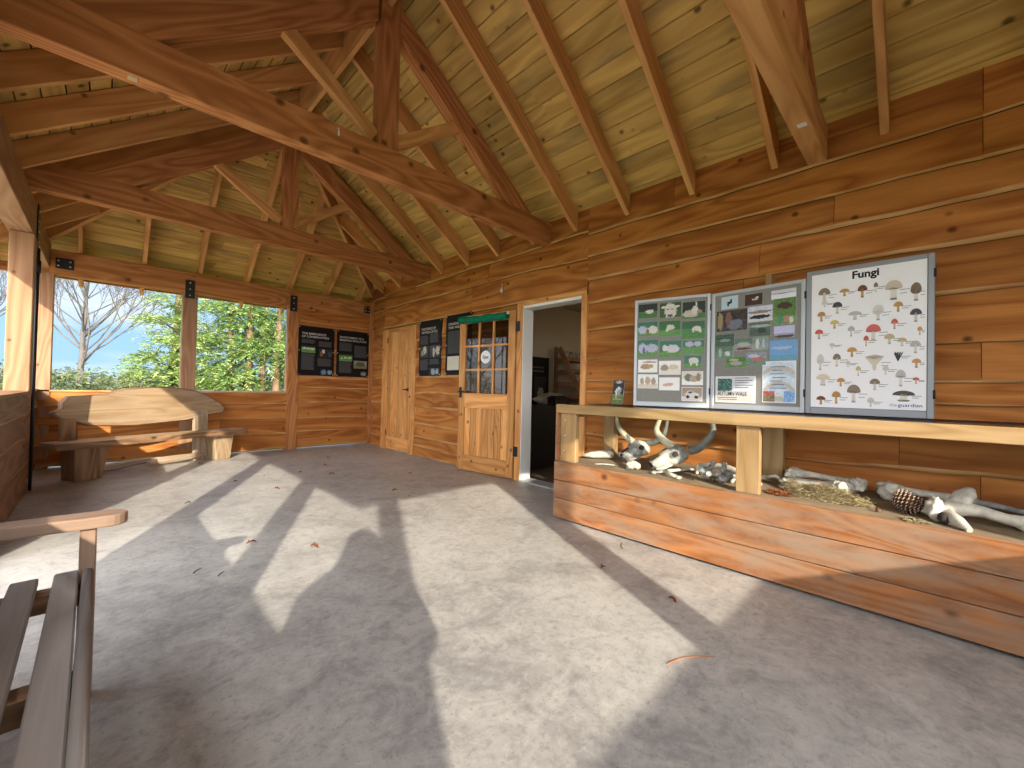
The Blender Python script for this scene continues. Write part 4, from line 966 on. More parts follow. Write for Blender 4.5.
longbone('knuckle_bone', (3.17, 1.83, .545), (2.92, 1.60, .518), .022, 'stubby bone with round knuckle end, in front of the rear skull', seed=2, knob0=1.3, knob1=1.6)
mb = MB(); mb.tube([(2.86, 1.91, .489), (2.90, 1.85, .494), (2.95, 1.78, .489)], [.007, .005, .004], 7)
tag(mb.build('rib_splinter', M['bone']), 'thin white bone splinter near the front edge at the left end', 'bone', 'loose bones in the case')
mb = MB(); mb.tube([(2.89, 1.40, .50), (2.93, 1.34, .512), (3.0, 1.29, .52), (3.10, 1.24, .52), (3.18, 1.21, .51)], [.014, .022, .018, .014, .01], 10, squash=[.6] * 5)
mb.tube([(2.91, 1.34, .515), (2.87, 1.28, .505), (2.85, 1.22, .495)], [.016, .014, .012], 8)
mb.blob((2.85, 1.215, .497), (.018, .018, .012), .2, 2, 2); mb.blob((2.885, 1.415, .497), (.018, .02, .011), .2, 2, 2)
tag(mb.build('jaw_fragment', M['bone']), 'forked pale jaw fragment in front of the dark-browed skull', 'bone', 'loose bones in the case')
def vertebra(c, s, rz, label, mat):
    c = V(c); R = Matrix.Rotation(rz, 3, 'Z') @ Matrix.Rotation(.5, 3, 'X'); mb = MB()
    mb.blob(c, (.030 * s, .030 * s, .026 * s), .15, 2, 2, seed=rz)
    for d, l, r in ((V((0, 0, 1)), .075, .011), (V((1, 0, .2)), .07, .011), (V((-1, 0, .2)), .07, .011), (V((.5, .8, .1)), .05, .012), (V((-.5, .8, .1)), .05, .012), (V((.3, -.9, -.2)), .045, .013)):
        d = R @ d.normalized(); mb.tube([c, c + d * l * s * .6, c + d * l * s], [r * 1.3 * s, r * s, r * 1.2 * s], 8)
    lo = min(p.z for p in mb.v); 
    for p in mb.v: p.z += ZC - lo + .001
    tag(mb.build('vertebra', M[mat]), label, 'bone', 'loose bones in the case')
vertebra((2.93, 1.06, .53), 1.35, .4, 'grey vertebra left of the centre post of the case, left one of two', 'bonegrey')
vertebra((2.91, .94, .53), 1.3, 1.9, 'grey vertebra left of the centre post of the case, right one of two', 'bonegrey')
mb = MB(); mb.tube([(3.12, 1.18, .56), (3.10, 1.08, .575), (3.06, .96, .575), (3.02, .88, .56), (3.0, .84, .53)], [.014, .02, .022, .02, .015], 10); mb.tube([(3.03, .90, .55), (3.0, .92, .50), (3.0, .93, .49)], [.014, .012, .012], 8); mb.tube([(3.12, 1.18, .56), (3.13, 1.2, .50), (3.13, 1.2, .49)], [.013, .012, .012], 8)
tag(mb.build('pelvis_fragment', M['bone']), 'white arched bone behind the two vertebrae', 'bone', 'loose bones in the case')
mb = MB(); mb.tube([(3.12, .88, .51), (3.18, .82, .52), (3.26, .77, .52)], [.016, .013, .016], 8); mb.tube([(3.24, .78, .52), (3.22, .72, .54), (3.27, .685, .495)], [.011, .012, .012], 8); mb.tube([(3.12, .88, .51), (3.10, .82, .495), (3.11, .77, .49)], [.012, .01, .01], 8)
for p in mb.v: p.z = max(p.z, ZC)
tag(mb.build('ankle_bone', M['bone']), 'small forked bone just right of the centre post', 'bone', 'loose bones in the case')
longbone('long_bone', (3.19, .64, .52), (3.14, .37, .535), .025, 'long grey bone lying behind the straw heap, front one of two', 'bone', seed=11, knob0=1.6, knob1=2.3)
longbone('long_bone', (3.36, .64, .555), (3.33, .31, .535), .025, 'long grey bone lying behind the straw heap, rear one of two', 'bone', seed=14, knob0=2.0, knob1=2.0)
longbone('long_bone', (3.29, .155, .54), (3.34, -.14, .525), .025, 'long pale bone lying behind the pine cone', 'bone', seed=17, knob0=2.4, knob1=1.6)
# scapula/pelvis at the right
ob = MB(); p = [(2.93, -.035, .535), (2.96, -.075, .545), (3.0, -.13, .55), (3.0, -.19, .545), (2.99, -.26, .53), (3.0, -.34, .525), (3.02, -.42, .53)]
ob.tube(p, [.036, .050, .044, .030, .028, .033, .044], 14, squash=[.8, .8, .8, .9, .9, 1, 1])
ob.tube([(2.97, -.09, .55), (3.05, -.13, .61), (3.08, -.15, .64)], [.045, .045, .02], 10, squash=[.5, .5, .5])
ob.tube([(2.93, -.05, .53), (2.84, -.10, .515), (2.78, -.135, .494)], [.034, .026, .012], 10)
ob.blob((2.915, -.025, .54), (.042, .036, .054), .3, 2, 2); ob.blob((2.86, -.055, .515), (.026, .022, .026), .1, 2, 2, mi=1); ob.blob((2.99, -.31, .508), (.022, .022, .022), .15, 2, 2); ob.blob((3.02, -.43, .53), .04, .12, 2, 2)
tag(ob.build('hip_bone', [M['bone'], M['socket']]), 'big pale hip bone with flared socket at the right end of the case', 'bone', 'loose bones in the case')
longbone('shin_bone', (3.30, -.17, .535), (3.16, -.42, .52), .018, 'slim bone leaning behind the big hip bone', 'bonegrey', seed=23, knob0=1.5)
mb = MB(); mb.blob((3.30, -.385, .60), (.045, .035, .045), .2, 1.5, 2, seed=4); mb.blob((3.30, -.38, .52), (.05, .04, .045), .2, 1.5, 2, seed=8)
tag(mb.build('knuckle_bone', M['bonegrey']), 'rounded grey bone at the right edge against the back boards', 'bone', 'loose bones in the case')
def straw(name, c, rx, ry, rz, n, col, label, cat, L=.05, th=.0016, rot=0.0):
    rng = random.Random(int(c[1] * 1000)); mb = MB(); Rm = Matrix.Rotation(rot, 3, 'Z')
    for i in range(n):
        a = rng.uniform(0, math.tau); q = rng.random() ** .5; h = rng.random()
        hmax = rz * (1 - q * q)
        p = V(c) + Rm @ V((math.cos(a) * q * rx, math.sin(a) * q * ry, 0)) + V((0, 0, .003 + h * hmax))
        d = V((rng.gauss(0, 1), rng.gauss(0, 1), rng.gauss(0, .35))).normalized() * L * rng.uniform(.4, 1)
        mid = p + d * .5 + V((rng.gauss(0, 1), rng.gauss(0, 1), rng.gauss(0, .6))) * L * .18
        P = [p, mid, p + d]
        for v in P: v.z = max(v.z, ZC + .002)
        mb.tube(P, [th, th * .9, th * .5], 4, col=jit(col, .3, rng), caps=False)
    return tag(mb.build(name, M['hay']), label, cat)
straw('straw_heap', (3.0, .41, ZC), .085, .20, .085, 1500, (.41, .335, .185), 'loose heap of dry straw and moss near the middle of the case front', 'straw')
straw('moss_tuft', (3.12, .60, ZC), .055, .06, .07, 420, (.45, .37, .22), 'small pale tuft of dry grass left of the straw heap', 'straw', L=.04)
straw('bark_shavings', (2.92, .63, ZC), .06, .07, .022, 170, (.28, .11, .045), 'reddish brown bark shavings beside the centre post', 'bark', L=.035, th=.003)
straw('moss_tuft', (2.805, .04, ZC), .025, .045, .014, 140, (.40, .34, .19), 'flat little moss tuft in front of the pine cone', 'moss', L=.025)
mb = MB(); mb.blob((2.886, .181, ZC + .011), (.011, .011, .012), .1, 2, 2); tag(mb.build('acorn', M['cone']), 'small brown nut between straw heap and pine cone', 'nut')
# pine cone
cc = V((3.00, .07, ZC + .055)); ax = V((.25, .75, .55)).normalized(); e1 = ax.cross(Zv).normalized(); e2 = ax.cross(e1); KS = 1.15
pc = thing('pine_cone', (cc.x, cc.y, ZC), 'large round pine cone lying among the bones', 'pine cone')
mb = MB(); mb.tube([cc + ax * t for t in (-.05, -.04, -.01, .02, .04, .055)], [.012, .028, .036, .03, .018, .006], 14); mb.build('core', M['cone'], pc)
mb = MB(); N = 150
for i in range(N):
    t = (i + .5) / N; th = i * 2.39996; a = -.052 + .108 * t; R = .056 * math.sin(math.pi * min(.97, .12 + .80 * t)) ** .7
    d = e1 * math.cos(th) + e2 * math.sin(th); tang = e1 * -math.sin(th) + e2 * math.cos(th); o2 = (d + ax * (.9 * t - .35)).normalized(); b0 = cc + ax * a + d * .02; tip = cc + ax * a + o2 * R
    up = o2.cross(tang).normalized(); w = .0085
    mb.poly([b0 - tang * w * .6, tip - tang * w, tip + tang * w, b0 + tang * w * .6], 0)
    P = [tip - tang * w, tip + tang * w, tip + tang * w * .6 + up * .006 - o2 * .001, tip + o2 * .004 + up * .002, tip - tang * w * .6 + up * .006 - o2 * .001]
    mb.poly([P[0], P[1], P[2], P[3], P[4]], 1)
lo = min(p.z for p in mb.v)
for p in mb.v: p.z = max(p.z, ZC + .001)
mb.build('scales', [M['cone'], M['conetip']], pc)

# ------------------------------------------------------------------ live-edge bench in the far left corner
a = V((.8992, .4376, 0)).normalized(); n = V((-a.y, a.x, 0)); O = V((-.28, 6.21, 0))
lb = thing('live_edge_bench', tuple(O + a), 'rustic bench of thick live-edge slabs in the far left corner', 'bench')
def bp(s, t, z): return O + a * s + n * t + V((0, 0, z))
mb = MB(); N = 22; top = []; bot = []
fr_ = [.0 + .018 * noise.noise(V((i * .5, 3, 0))) for i in range(N + 1)]
for i in range(N + 1):
    s = -.04 + 2.06 * i / N; dpt = .37 - .06 * (i / N) + .02 * noise.noise(V((i * .4, 8, 0)))
    if i == 0: f0, f1 = .03, dpt - .04
    else: f0, f1 = fr_[i], dpt
    if s > 1.75: f1 = min(f1, .29)
    top.append(mb.add([bp(s, f0 + .012, .42), bp(s, f1, .42)])); bot.append(mb.add([bp(s, f0 - .012, .355), bp(s, f1 + .01, .355)]))
for i in range(N):
    t0, t1, b0, b1 = top[i], top[i + 1], bot[i], bot[i + 1]; L0, L1 = i * .094, (i + 1) * .094
    mb.face((t0[0], t1[0], t1[1], t0[1]), [(L0, 0), (L1, 0), (L1, .4), (L0, .4)], 0, .37)
    mb.face((b0[1], b1[1], b1[0], b0[0]), [(L0, 0), (L1, 0), (L1, .4), (L0, .4)], 0, .37)
    mb.face((b0[0], b1[0], t1[0], t0[0]), [(L0, 0), (L1, 0), (L1, .07), (L0, .07)], 1, .2)
    mb.face((t0[1], t1[1], b1[1], b0[1]), [(L0, 0), (L1, 0), (L1, .07), (L0, .07)], 1, .2)
mb.face((b0 := bot[0], top[0]) and (bot[0][1], bot[0][0], top[0][0], top[0][1]), None, 0, .1); mb.face((bot[N][0], bot[N][1], top[N][1], top[N][0]), None, 0, .1)
mb.build('seat_slab', [M['slab'], M['bark']], lb)
mb = MB(); mb.hexa([bp(.13, .07, 0), bp(.36, .07, 0), bp(.36, .33, 0), bp(.13, .33, 0), bp(.12, .06, .356), bp(.42, .06, .356), bp(.42, .33, .356), bp(.12, .33, .356)], 0, .4); mb.build('leg', M['bark'], lb, bevel=.01)
mb = MB(); mb.hexa([bp(1.63, .09, 0), bp(1.83, .09, 0), bp(1.83, .27, 0), bp(1.63, .27, 0), bp(1.58, .08, .356), bp(1.87, .08, .356), bp(1.87, .28, .356), bp(1.58, .28, .356)], 0, .7); mb.build('leg', M['slab'], lb, bevel=.01)
mb = MB(); mb.hexa([bp(1.46, .28, 0), bp(1.64, .28, 0), bp(1.64, .335, 0), bp(1.46, .335, 0), bp(1.45, .30, .70), bp(1.64, .30, .70), bp(1.64, .34, .70), bp(1.45, .34, .70)], 0, .15); mb.build('back_support', M['drift'], lb, bevel=.006)
mb = MB(); mb.hexa([bp(.10, .29, .36), bp(.25, .29, .36), bp(.25, .35, .36), bp(.10, .35, .36), bp(.10, .30, .68), bp(.25, .30, .68), bp(.25, .35, .68), bp(.10, .35, .68)], 0, .25); mb.build('back_support', M['bark'], lb, bevel=.02)
OUT = [(0.03, 0.722), (0.11, 0.768), (0.109, 0.831), (0.172, 0.906), (0.328, 0.911), (0.516, 0.932), (0.672, 0.988), (0.913, 1.014), (1.178, 1.018), (1.472, 0.979), (1.664, 0.897), (1.835, 0.792), (1.90, 0.703), (1.86, 0.646), (1.673, 0.628), (1.364, 0.564), (1.083, 0.551), (0.779, 0.534), (0.549, 0.546), (0.338, 0.562), (0.179, 0.638), (0.085, 0.669)]
mb = MB()
def bt(s, z, f): return bp(s, .355 + (z - .55) * .10 - f, z)
cxm, czm = .95, .77
F = mb.add([bt(cxm + (s - cxm) * .975, czm + (z - czm) * .93, .065) for s, z in OUT]); Bk = mb.add([bt(s, z, .005) for s, z in OUT]); Md = mb.add([bt(cxm + (s - cxm) * 1.0, czm + (z - czm) * 1.0, .04) for s, z in OUT]); K = len(OUT)
mb.face(tuple(reversed(F)), [OUT[i] for i in reversed(range(K))], 0, .55); mb.face(tuple(Bk), [OUT[i] for i in range(K)], 0, .55)
for i in range(K):
    j = (i + 1) % K
    mb.face((F[i], F[j], Md[j], Md[i]), [(i * .1, 0), (i * .1 + .1, 0), (i * .1 + .1, .03), (i * .1, .03)], 1, .3, None, True); mb.face((Md[i], Md[j], Bk[j], Bk[i]), [(i * .1, 0), (i * .1 + .1, 0), (i * .1 + .1, .03), (i * .1, .03)], 1, .3, None, True)
mb.build('backrest_slab', [M['slab'], M['bark']], lb)
mb = MB(); pp = [(-.20, 6.80, .045), (.0, 6.83, .05), (.12, 6.86, .055), (.28, 6.93, .075), (.42, 7.02, .075), (.55, 7.0, .06), (.75, 7.06, .065), (.95, 7.13, .07), (1.05, 7.22, .075), (1.2, 7.3, .08)]
mb.tube(pp, [.03, .042, .05, .042, .036, .05, .048, .04, .038, .03], 10); mb.tube([(.50, 7.0, .06), (.44, 6.93, .05), (.42, 6.90, .045)], [.04, .038, .03], 8)
for p in mb.v: p.z = max(p.z, .001)
tag(mb.build('driftwood_branch', M['drift']), 'gnarled pale branch lying on the floor under the live-edge bench', 'branch')

# ------------------------------------------------------------------ slatted garden bench in the near left foreground
gb = thing('slatted_bench', (-.25, 1.3, 0), 'weathered slatted garden bench in the near left foreground', 'bench')
Y0b, Y1b = .25, 2.02
for i, (xa, xb, z) in enumerate(((-.101, -.044, .437), (-.195, -.134, .435), (-.29, -.228, .433), (-.385, -.323, .433))):
    sk = .024; mb = MB(); mb.hexa([(xa + sk * .6, Y0b, z - .022), (xb + sk, Y0b, z - .022), (xb + sk, Y0b, z), (xa + sk * .6, Y0b, z), (xa, Y1b + .01, z - .022), (xb, Y1b + .01, z - .022), (xb, Y1b + .01, z), (xa, Y1b + .01, z)]); mb.build('seat_slat', M['grey'], gb, bevel=.004)
mb = MB(); mb.tube([(-.012, Y0b, .430), (-.022, Y1b - .01, .430)], .0145, 12); mb.build('front_rail', M['grey'], gb)
mb = MB(); mb.box(-.030, -.008, Y0b, Y1b - .03, .36, .418, 'y'); mb.build('apron', M['grey'], gb, bevel=.004)
for y in (1.96, 1.36, .82, .3):
    mb = MB(); mb.box(-.45, -.03, y - .03, y + .03, .35, .409, 'x'); mb.build('bearer', M['bark'], gb, bevel=.003)
for y in (2.025, .29):
    mb = MB(); mb.box(-.045, -.003, y - .025, y + .025, 0, .577, 'z'); mb.build('leg', M['arm'], gb, bevel=.005)
    mb = MB(); mb.box(-.46, -.41, y - .025, y + .025, 0, .88, 'z'); mb.build('leg', M['grey'], gb, bevel=.005)
    mb = MB(); N = 10; w = .050; xe = .022
    ol = [(-.41, -w * .75), (xe, -w)] + [(xe + .052 * math.sin(math.pi * i / N), -w * math.cos(math.pi * i / N)) for i in range(1, N)] + [(xe, w), (-.41, w * .75)]
    zt = lambda x, up_: .577 + (.040 if up_ else 0) + (.012 if x < -.3 else 0)
    T = mb.add([(x, y + .0 + q, zt(x, 1)) for x, q in ol]); Bt = mb.add([(x, y + q, zt(x, 0)) for x, q in ol]); K = len(ol)
    mb.face(tuple(T), [(x, q) for x, q in ol], 0, .2); mb.face(tuple(reversed(Bt)), [(x, q) for x, q in reversed(ol)], 0, .2)
    for i in range(K):
        j = (i + 1) % K; mb.face((Bt[i], Bt[j], T[j], T[i]), [(ol[i][0], 0), (ol[j][0], 0), (ol[j][0], .035), (ol[i][0], .035)], 0, .2)
    mb.build('armrest', M['arm'], gb, bevel=.006, seg=2)
for x, z in ((-.415, .85), (-.42, .72), (-.425, .60)):
    mb = MB(); mb.beam((x, Y0b, z), (x, Y1b, z), .022, .07); mb.build('back_slat', M['grey'], gb, bevel=.004)

# ------------------------------------------------------------------ fallen leaves, twigs
LV = [(0.94, 6.805, 'far bench leg'), (1.348, 5.475, 0), (1.298, 4.736, 0), (1.749, 5.443, 0), (2.4, 6.277, 0), (2.156, 5.744, 0), (1.999, 5.112, 0), (1.058, 5.35, 0), (0.559, 4.654, 0), (0.737, 3.229, 0), (1.027, 2.882, 0), (2.189, 3.918, 0), (2.2, 1.395, 0), (2.133, .93, 0), (2.185, 3.609, 0), (2.739, 4.539, 0)]
LT = ['brown leaf on the floor by the right leg of the live-edge bench', 'yellow leaf lying in the sunlit strip before the far bench', 'reddish brown leaf in the sun, second from the yellow one', 'brown leaf at the edge of the far shade', 'dark brown leaf farthest away near the black boards', 'small brown leaf on the shaded far floor, left of the closed door', 'tiny brown leaf on the shaded far floor, nearer than its neighbours', 'brown leaf lying in the left post shadow', 'brown leaf at the left in the slanting shadow stripe', 'reddish leaf by the shadow of the bench arm', 'small rust leaf in the sun above the dark figure shadow', 'tiny red leaf on the shaded floor towards the glazed door', 'brown leaf in the sun near the plank front of the case', 'curled rust leaf in the right post shadow', 'yellow-green leaf on the shade line left of the glazed door', 'dark leaf on the shaded floor before the glazed door']
for k, ((x, y, _), lab) in enumerate(zip(LV, LT)):
    rng = random.Random(k); c = (.60, .48, .10) if k == 1 else ((.30, .30, .05) if k == 14 else jit((.20, .06, .025), .3, rng))
    mb = MB(); th = rng.uniform(0, 6.28); e1 = V((math.cos(th), math.sin(th), 0)); e2 = V((-e1.y, e1.x, 0)); L = rng.uniform(.022, .036); W_ = L * .45; p0 = V((x, y, .002))
    ids = []
    for i in range(7):
        t = i / 6; wd = W_ * math.sin(math.pi * (.06 + .9 * t)); zc = .012 * math.sin(math.pi * t) * rng.uniform(.5, 1.3)
        ids.append(mb.add([p0 + e1 * (t - .5) * 2 * L - e2 * wd + Zv * (zc + .010 * rng.random()), p0 + e1 * (t - .5) * 2 * L + Zv * zc, p0 + e1 * (t - .5) * 2 * L + e2 * wd + Zv * (zc + .012 * rng.random())]))
    for i in range(6):
        for q in (0, 1): mb.face((ids[i][q], ids[i + 1][q], ids[i + 1][q + 1], ids[i][q + 1]), None, 0, 0, c, True)
    mb.tube([p0 + e1 * L, p0 + e1 * L * 1.35 + e2 * .003], .0009, 5, col=tuple(q * .6 for q in c))
    tag(mb.build('fallen_leaf', M['leafmat'], origin=p0), lab, 'leaf', 'fallen leaves on the floor')
for (x, y, th, L, c, nm, lab) in ((.408, 2.945, .9, .035, (.03, .025, .02), 'twig', 'short dark twig on the shaded floor, left of two'), (.498, 2.81, 1.0, .03, (.03, .025, .02), 'twig', 'short dark twig on the shaded floor, right of two'), (2.617, 1.507, .6, .06, (.12, .06, .03), 'twig', 'thin curved brown twig near the foot of the case'), (1.718, .672, -.5, .11, (.55, .2, .07), 'pine_needle', 'long orange pine needle on the near floor')):
    mb = MB(); e1 = V((math.cos(th), math.sin(th), 0)); e2 = V((-e1.y, e1.x, 0)); p0 = V((x, y, .003))
    mb.tube([p0 - e1 * L, p0 - e1 * L * .3 + e2 * L * .15, p0 + e1 * L * .4 + e2 * L * .1, p0 + e1 * L - e2 * L * .1], [.0022, .002, .0018, .001], 6, col=c)
    tag(mb.build(nm, M['leafmat'], origin=p0), lab, 'twig')

# ------------------------------------------------------------------ shop room seen through the doorway
RX0, RX1, RY0, RY1, RH = XR + .15, 7.6, 1.2, 4.5, 2.52
mb = MB(); mb.box(RX0, RX1, RY0, RY1, -.1, 0); tag(mb.build('floor', plain('dark_doormat', (.10, .075, .055), .9, .1, var=.3, scale=12)), 'dark brown floor of the shop room through the doorway', 'floor', kind='structure')
mb = MB(); mb.box(RX0, RX1, RY1, RY1 + .1, 0, RH); mb.box(RX1, RX1 + .1, RY0, RY1, 0, RH, 'y'); mb.box(RX0, RX1, RY0 - .1, RY0, 0, RH)
mb.box(RX0 - .002, RX0 + .02, RY0, 2.53, 0, RH, 'y'); mb.box(RX0 - .002, RX0 + .02, 3.42, RY1, 0, RH, 'y'); mb.box(RX0 - .002, RX0 + .02, 2.53, 3.42, 2.09, RH, 'y')
tag(mb.build('wall_inner', M['cream']), 'cream plaster walls of the shop room through the doorway', 'wall', kind='structure')
mb = MB(); mb.box(RX0, RX1, RY0, RY1, RH, RH + .1); tag(mb.build('ceiling', M['cream']), 'plain ceiling of the shop room through the doorway', 'ceiling', kind='structure')
mb = MB(); mb.tube([(5.3, 4.02, RH), (5.3, 4.02, RH - .035), (5.3, 4.02, RH - .05)], [.055, .055, .03], 16); tag(mb.build('smoke_alarm', M['white']), 'round white smoke alarm on the shop room ceiling', 'smoke alarm')
bn = thing('banner', (5.05, 4.44, .2), 'tall black banner with pale picture on the shop wall', 'banner')
S = Surf((4.72, 4.47, .2), (1, 0, 0), (0, 0, 1), (0, -1, 0))
mb = MB(); S.slab(mb, 0, 0, .55, 1.42, 0, .012); mb.build('panel', M['signblack'], bn)
mb = MB(); S.picture(mb, .2, .45, .5, 1.1, .014, 12, 22, scene_fn(BK, BK, .5, [(.5, .6, .25, .12, (.3, .26, .2)), (.4, .4, .18, .15, (.22, .17, .1)), (.65, .3, .16, .12, (.3, .27, .22))], 71)); mb.build('picture', M['print'], bn)
mb = MB()
for i in range(2): S.rect(mb, .12, 1.24 - i * .06, .42, 1.265 - i * .06, .014)
mb.build('lettering', M['signgrey'], bn)
mb = MB(); mb.box(4.05, 6.4, 3.72, 4.40, 0, .858); tag(mb.build('counter', M['black'], bevel=.01), 'black counter along the shop wall behind the doorway', 'counter')
mb = MB(); mb.box(4.82, 5.13, 3.92, 4.1, .859, .985); mb.box(4.85, 5.1, 3.95, 4.08, .985, 1.0); tag(mb.build('till', M['black'], bevel=.01), 'small black till box on the shop counter', 'till')
mb = MB(); mb.blob((5.12, 4.26, .93), (.36, .09, .11), .2, 1.6, 3, seed=3)
for p in mb.v: p.z = max(p.z, .859)
tag(mb.build('cloth_bundle', plain('beige_cloth', (.42, .36, .27), .9, .1, var=.3)), 'beige cloth bundle behind the till on the counter', 'cloth')
rk = thing('display_rack', (5.8, 4.1, .859), 'leaning wooden ladder rack of cards on the shop counter', 'rack')
for x in (5.42, 6.15):
    mb = MB(); mb.beam((x, 3.80, .86), (x, 4.36, 1.80), .035, .09, V((0, 1, 0))); mb.build('side_rail', M['post'], rk)
    mb = MB(); mb.box(x - .015, x + .015, 4.40, 4.46, .86, 1.82, 'z'); mb.build('back_rail', M['post'], rk)
for i in range(4):
    z = .98 + i * .20; y = 3.80 + .56 * (z - .86) / .94 + .1
    mb = MB(); mb.box(5.42, 6.15, y - .12, 4.45, z, z + .02); mb.box(5.42, 6.15, y - .13, y - .115, z, z + .06); mb.box(5.405, 5.42, y - .13, 4.45, z - .04, z + .05); mb.build('shelf', M['post'], rk)
    for q in range(5):
        x0 = 5.46 + q * .135; rng = random.Random(i * 9 + q)
        mb = MB(); Sx = Surf((x0, y - .07, z + .021), (1, 0, 0), (0, .25, 1), (0, -1, .25)); Sx.slab(mb, 0, 0, .10, .15, -.003, 0, 0, col=(.5, .5, .5)); Sx.picture(mb, 0, 0, .10, .15, .001, 5, 7, scene_fn(jit((.3, .3, .3), .8, rng), jit((.2, .25, .2), .8, rng), .5, [(.5, .5, .3, .3, jit((.5, .45, .4), .5, rng))], i * 9 + q), 0)
        tag(mb.build('greeting_card', M['print']), 'greeting card standing on the wooden ladder rack in the shop', 'card', 'cards on the shop rack')
lm = thing('added_room_lamp', (6.6, 2.1, RH), 'unseen round ceiling lamp added to brighten the shop room', 'lamp')  # lamp added out of view to brighten the shop room
mm, nt, out = new_mat('added_lamp_glow'); em = nd(nt, 'ShaderNodeEmission'); em.inputs[0].default_value = (1, .82, .6, 1); em.inputs[1].default_value = 50.0; nt.links.new(em.outputs[0], out.inputs[0])
mb = MB(); mb.tube([(6.6, 2.1, RH), (6.6, 2.1, RH - .04)], .17, 24); mb.build('housing', M['white'], lm)
mb = MB(); mb.tube([(6.6, 2.1, RH - .041), (6.6, 2.1, RH - .06)], [.155, .12], 24); mb.build('diffuser', mm, lm)

# ------------------------------------------------------------------ trees and hedges outside
def foliage(mb, c, rad, n, size, cols, rng, droop=.5, shell=.55):
    c = V(c)
    for i in range(n):
        d = V((rng.gauss(0, 1), rng.gauss(0, 1), rng.gauss(0, 1))).normalized(); q = shell + (1 - shell) * rng.random()
        p = c + V((d.x * rad[0], d.y * rad[1], d.z * rad[2])) * q
        L = size * rng.uniform(.5, 1.3); ax = (V((d.x, d.y, 0)) * .8 + V((rng.gauss(0, .5), rng.gauss(0, .5), -droop + rng.gauss(0, .3)))).normalized()
        sd = ax.cross(V((rng.gauss(0, 1), rng.gauss(0, 1), rng.gauss(0, 1)))).normalized() * L * .22
        col = jit(rng.choice(cols), .25, rng)
        mb.poly([p, p + ax * L * .45 + sd, p + ax * L, p + ax * L * .45 - sd], 0, 0, col)
def branch_tree(mb, p, d, L, r, depth, rng, spread=.55, up=.15):
    n = 4; path = [V(p)]; q = V(p); dd = V(d)
    for i in range(n):
        dd = (dd + V((rng.gauss(0, .10), rng.gauss(0, .10), up * .3))).normalized(); q = q + dd * L / n; path.append(q.copy())
    mb.tube(path, [r * (1 - .5 * i / n) for i in range(n + 1)], 6 if depth > 2 else 3, caps=False)
    if depth == 0: return
    k = rng.choice((3, 4)) if depth > 1 else rng.choice((4, 5))
    for i in range(k):
        t = rng.uniform(.35, 1.0); j = min(int(t * n), n - 1); b0 = path[j].lerp(path[j + 1], t * n - j)
        nd_ = (dd + V((rng.gauss(0, spread), rng.gauss(0, spread), rng.gauss(.1, spread * .6)))).normalized()
        branch_tree(mb, b0, nd_, L * rng.uniform(.4, .62), max(.0045, r * .48), depth - 1, rng, spread, up)
def bare_tree(x, y, h, label, seed, lean=0.0):
    rng = random.Random(seed); o = thing('bare_tree', (x, y, -.13), label, 'tree', 'trees outside')
    N = 12; stem = [V((x + lean * i / N + .05 * noise.noise(V((i * .6, seed, 0))) * i * .5, y + .05 * noise.noise(V((i * .6, seed, 5))) * i * .5, -.13 + h * i / N)) for i in range(N + 1)]
    mb = MB(); mb.tube(stem, [.07 * (1 - .9 * i / N) + .006 for i in range(N + 1)], 8, caps=False); mb.build('trunk', M['twig'], o)
    mb = MB()
    for i in range(38):
        t = rng.uniform(.24, .97); j = min(int(t * N), N - 1); p = stem[j].lerp(stem[j + 1], t * N - j); th = i * 2.4 + rng.random() * .6
        L = h * (.42 * (1 - t) + .10) * rng.uniform(.8, 1.15)
        branch_tree(mb, p, V((math.cos(th) * .8, math.sin(th) * .8, .75)).normalized(), L, .024 * (1.15 - t), 3, rng, .42, .3)
    mb.build('branches', M['twig'], o)
bare_tree(-.42, 15.5, 5.9, 'bare leafless tree seen through the left far opening', 3)
bare_tree(-2.6, 17.0, 5.5, 'bare leafless tree beyond the left edge post', 8)
bare_tree(-9, 12.6, 7.0, 'bare leafless tree standing out to the left, mirrored in the door panes', 12)
bare_tree(-13, 16, 7.5, 'bare leafless tree far out to the left beyond the lawn', 15)
YG = [(.33, .43, .13), (.25, .35, .10), (.42, .50, .19), (.17, .26, .08)]
def spray(mb, p, d, L, rng, cols, leaf, m=13):
    """a feathery drooping twig: leaflets left and right of a bending axis"""
    p = V(p); d = V(d).normalized(); side = d.cross(V((rng.gauss(0, .3), rng.gauss(0, .3), 1))).normalized(); col0 = rng.choice(cols)
    for i in range(m):
        t = (i + .5) / m; c = p + d * L * t + V((0, 0, -.45 * L * t * t)); s_ = 1 if i % 2 else -1
        ax = (d * .8 + side * s_ * (1.0 - .5 * t) + V((0, 0, -.35 * t + rng.gauss(0, .15)))).normalized(); l = leaf * (1.15 - .6 * t) * rng.uniform(.7, 1.3)
        w_ = ax.cross(V((rng.gauss(0, .5), rng.gauss(0, .5), 1))).normalized() * l * .16
        mb.poly([c, c + ax * l * .5 + w_, c + ax * l, c + ax * l * .5 - w_], 0, 0, jit(col0, .3, rng))
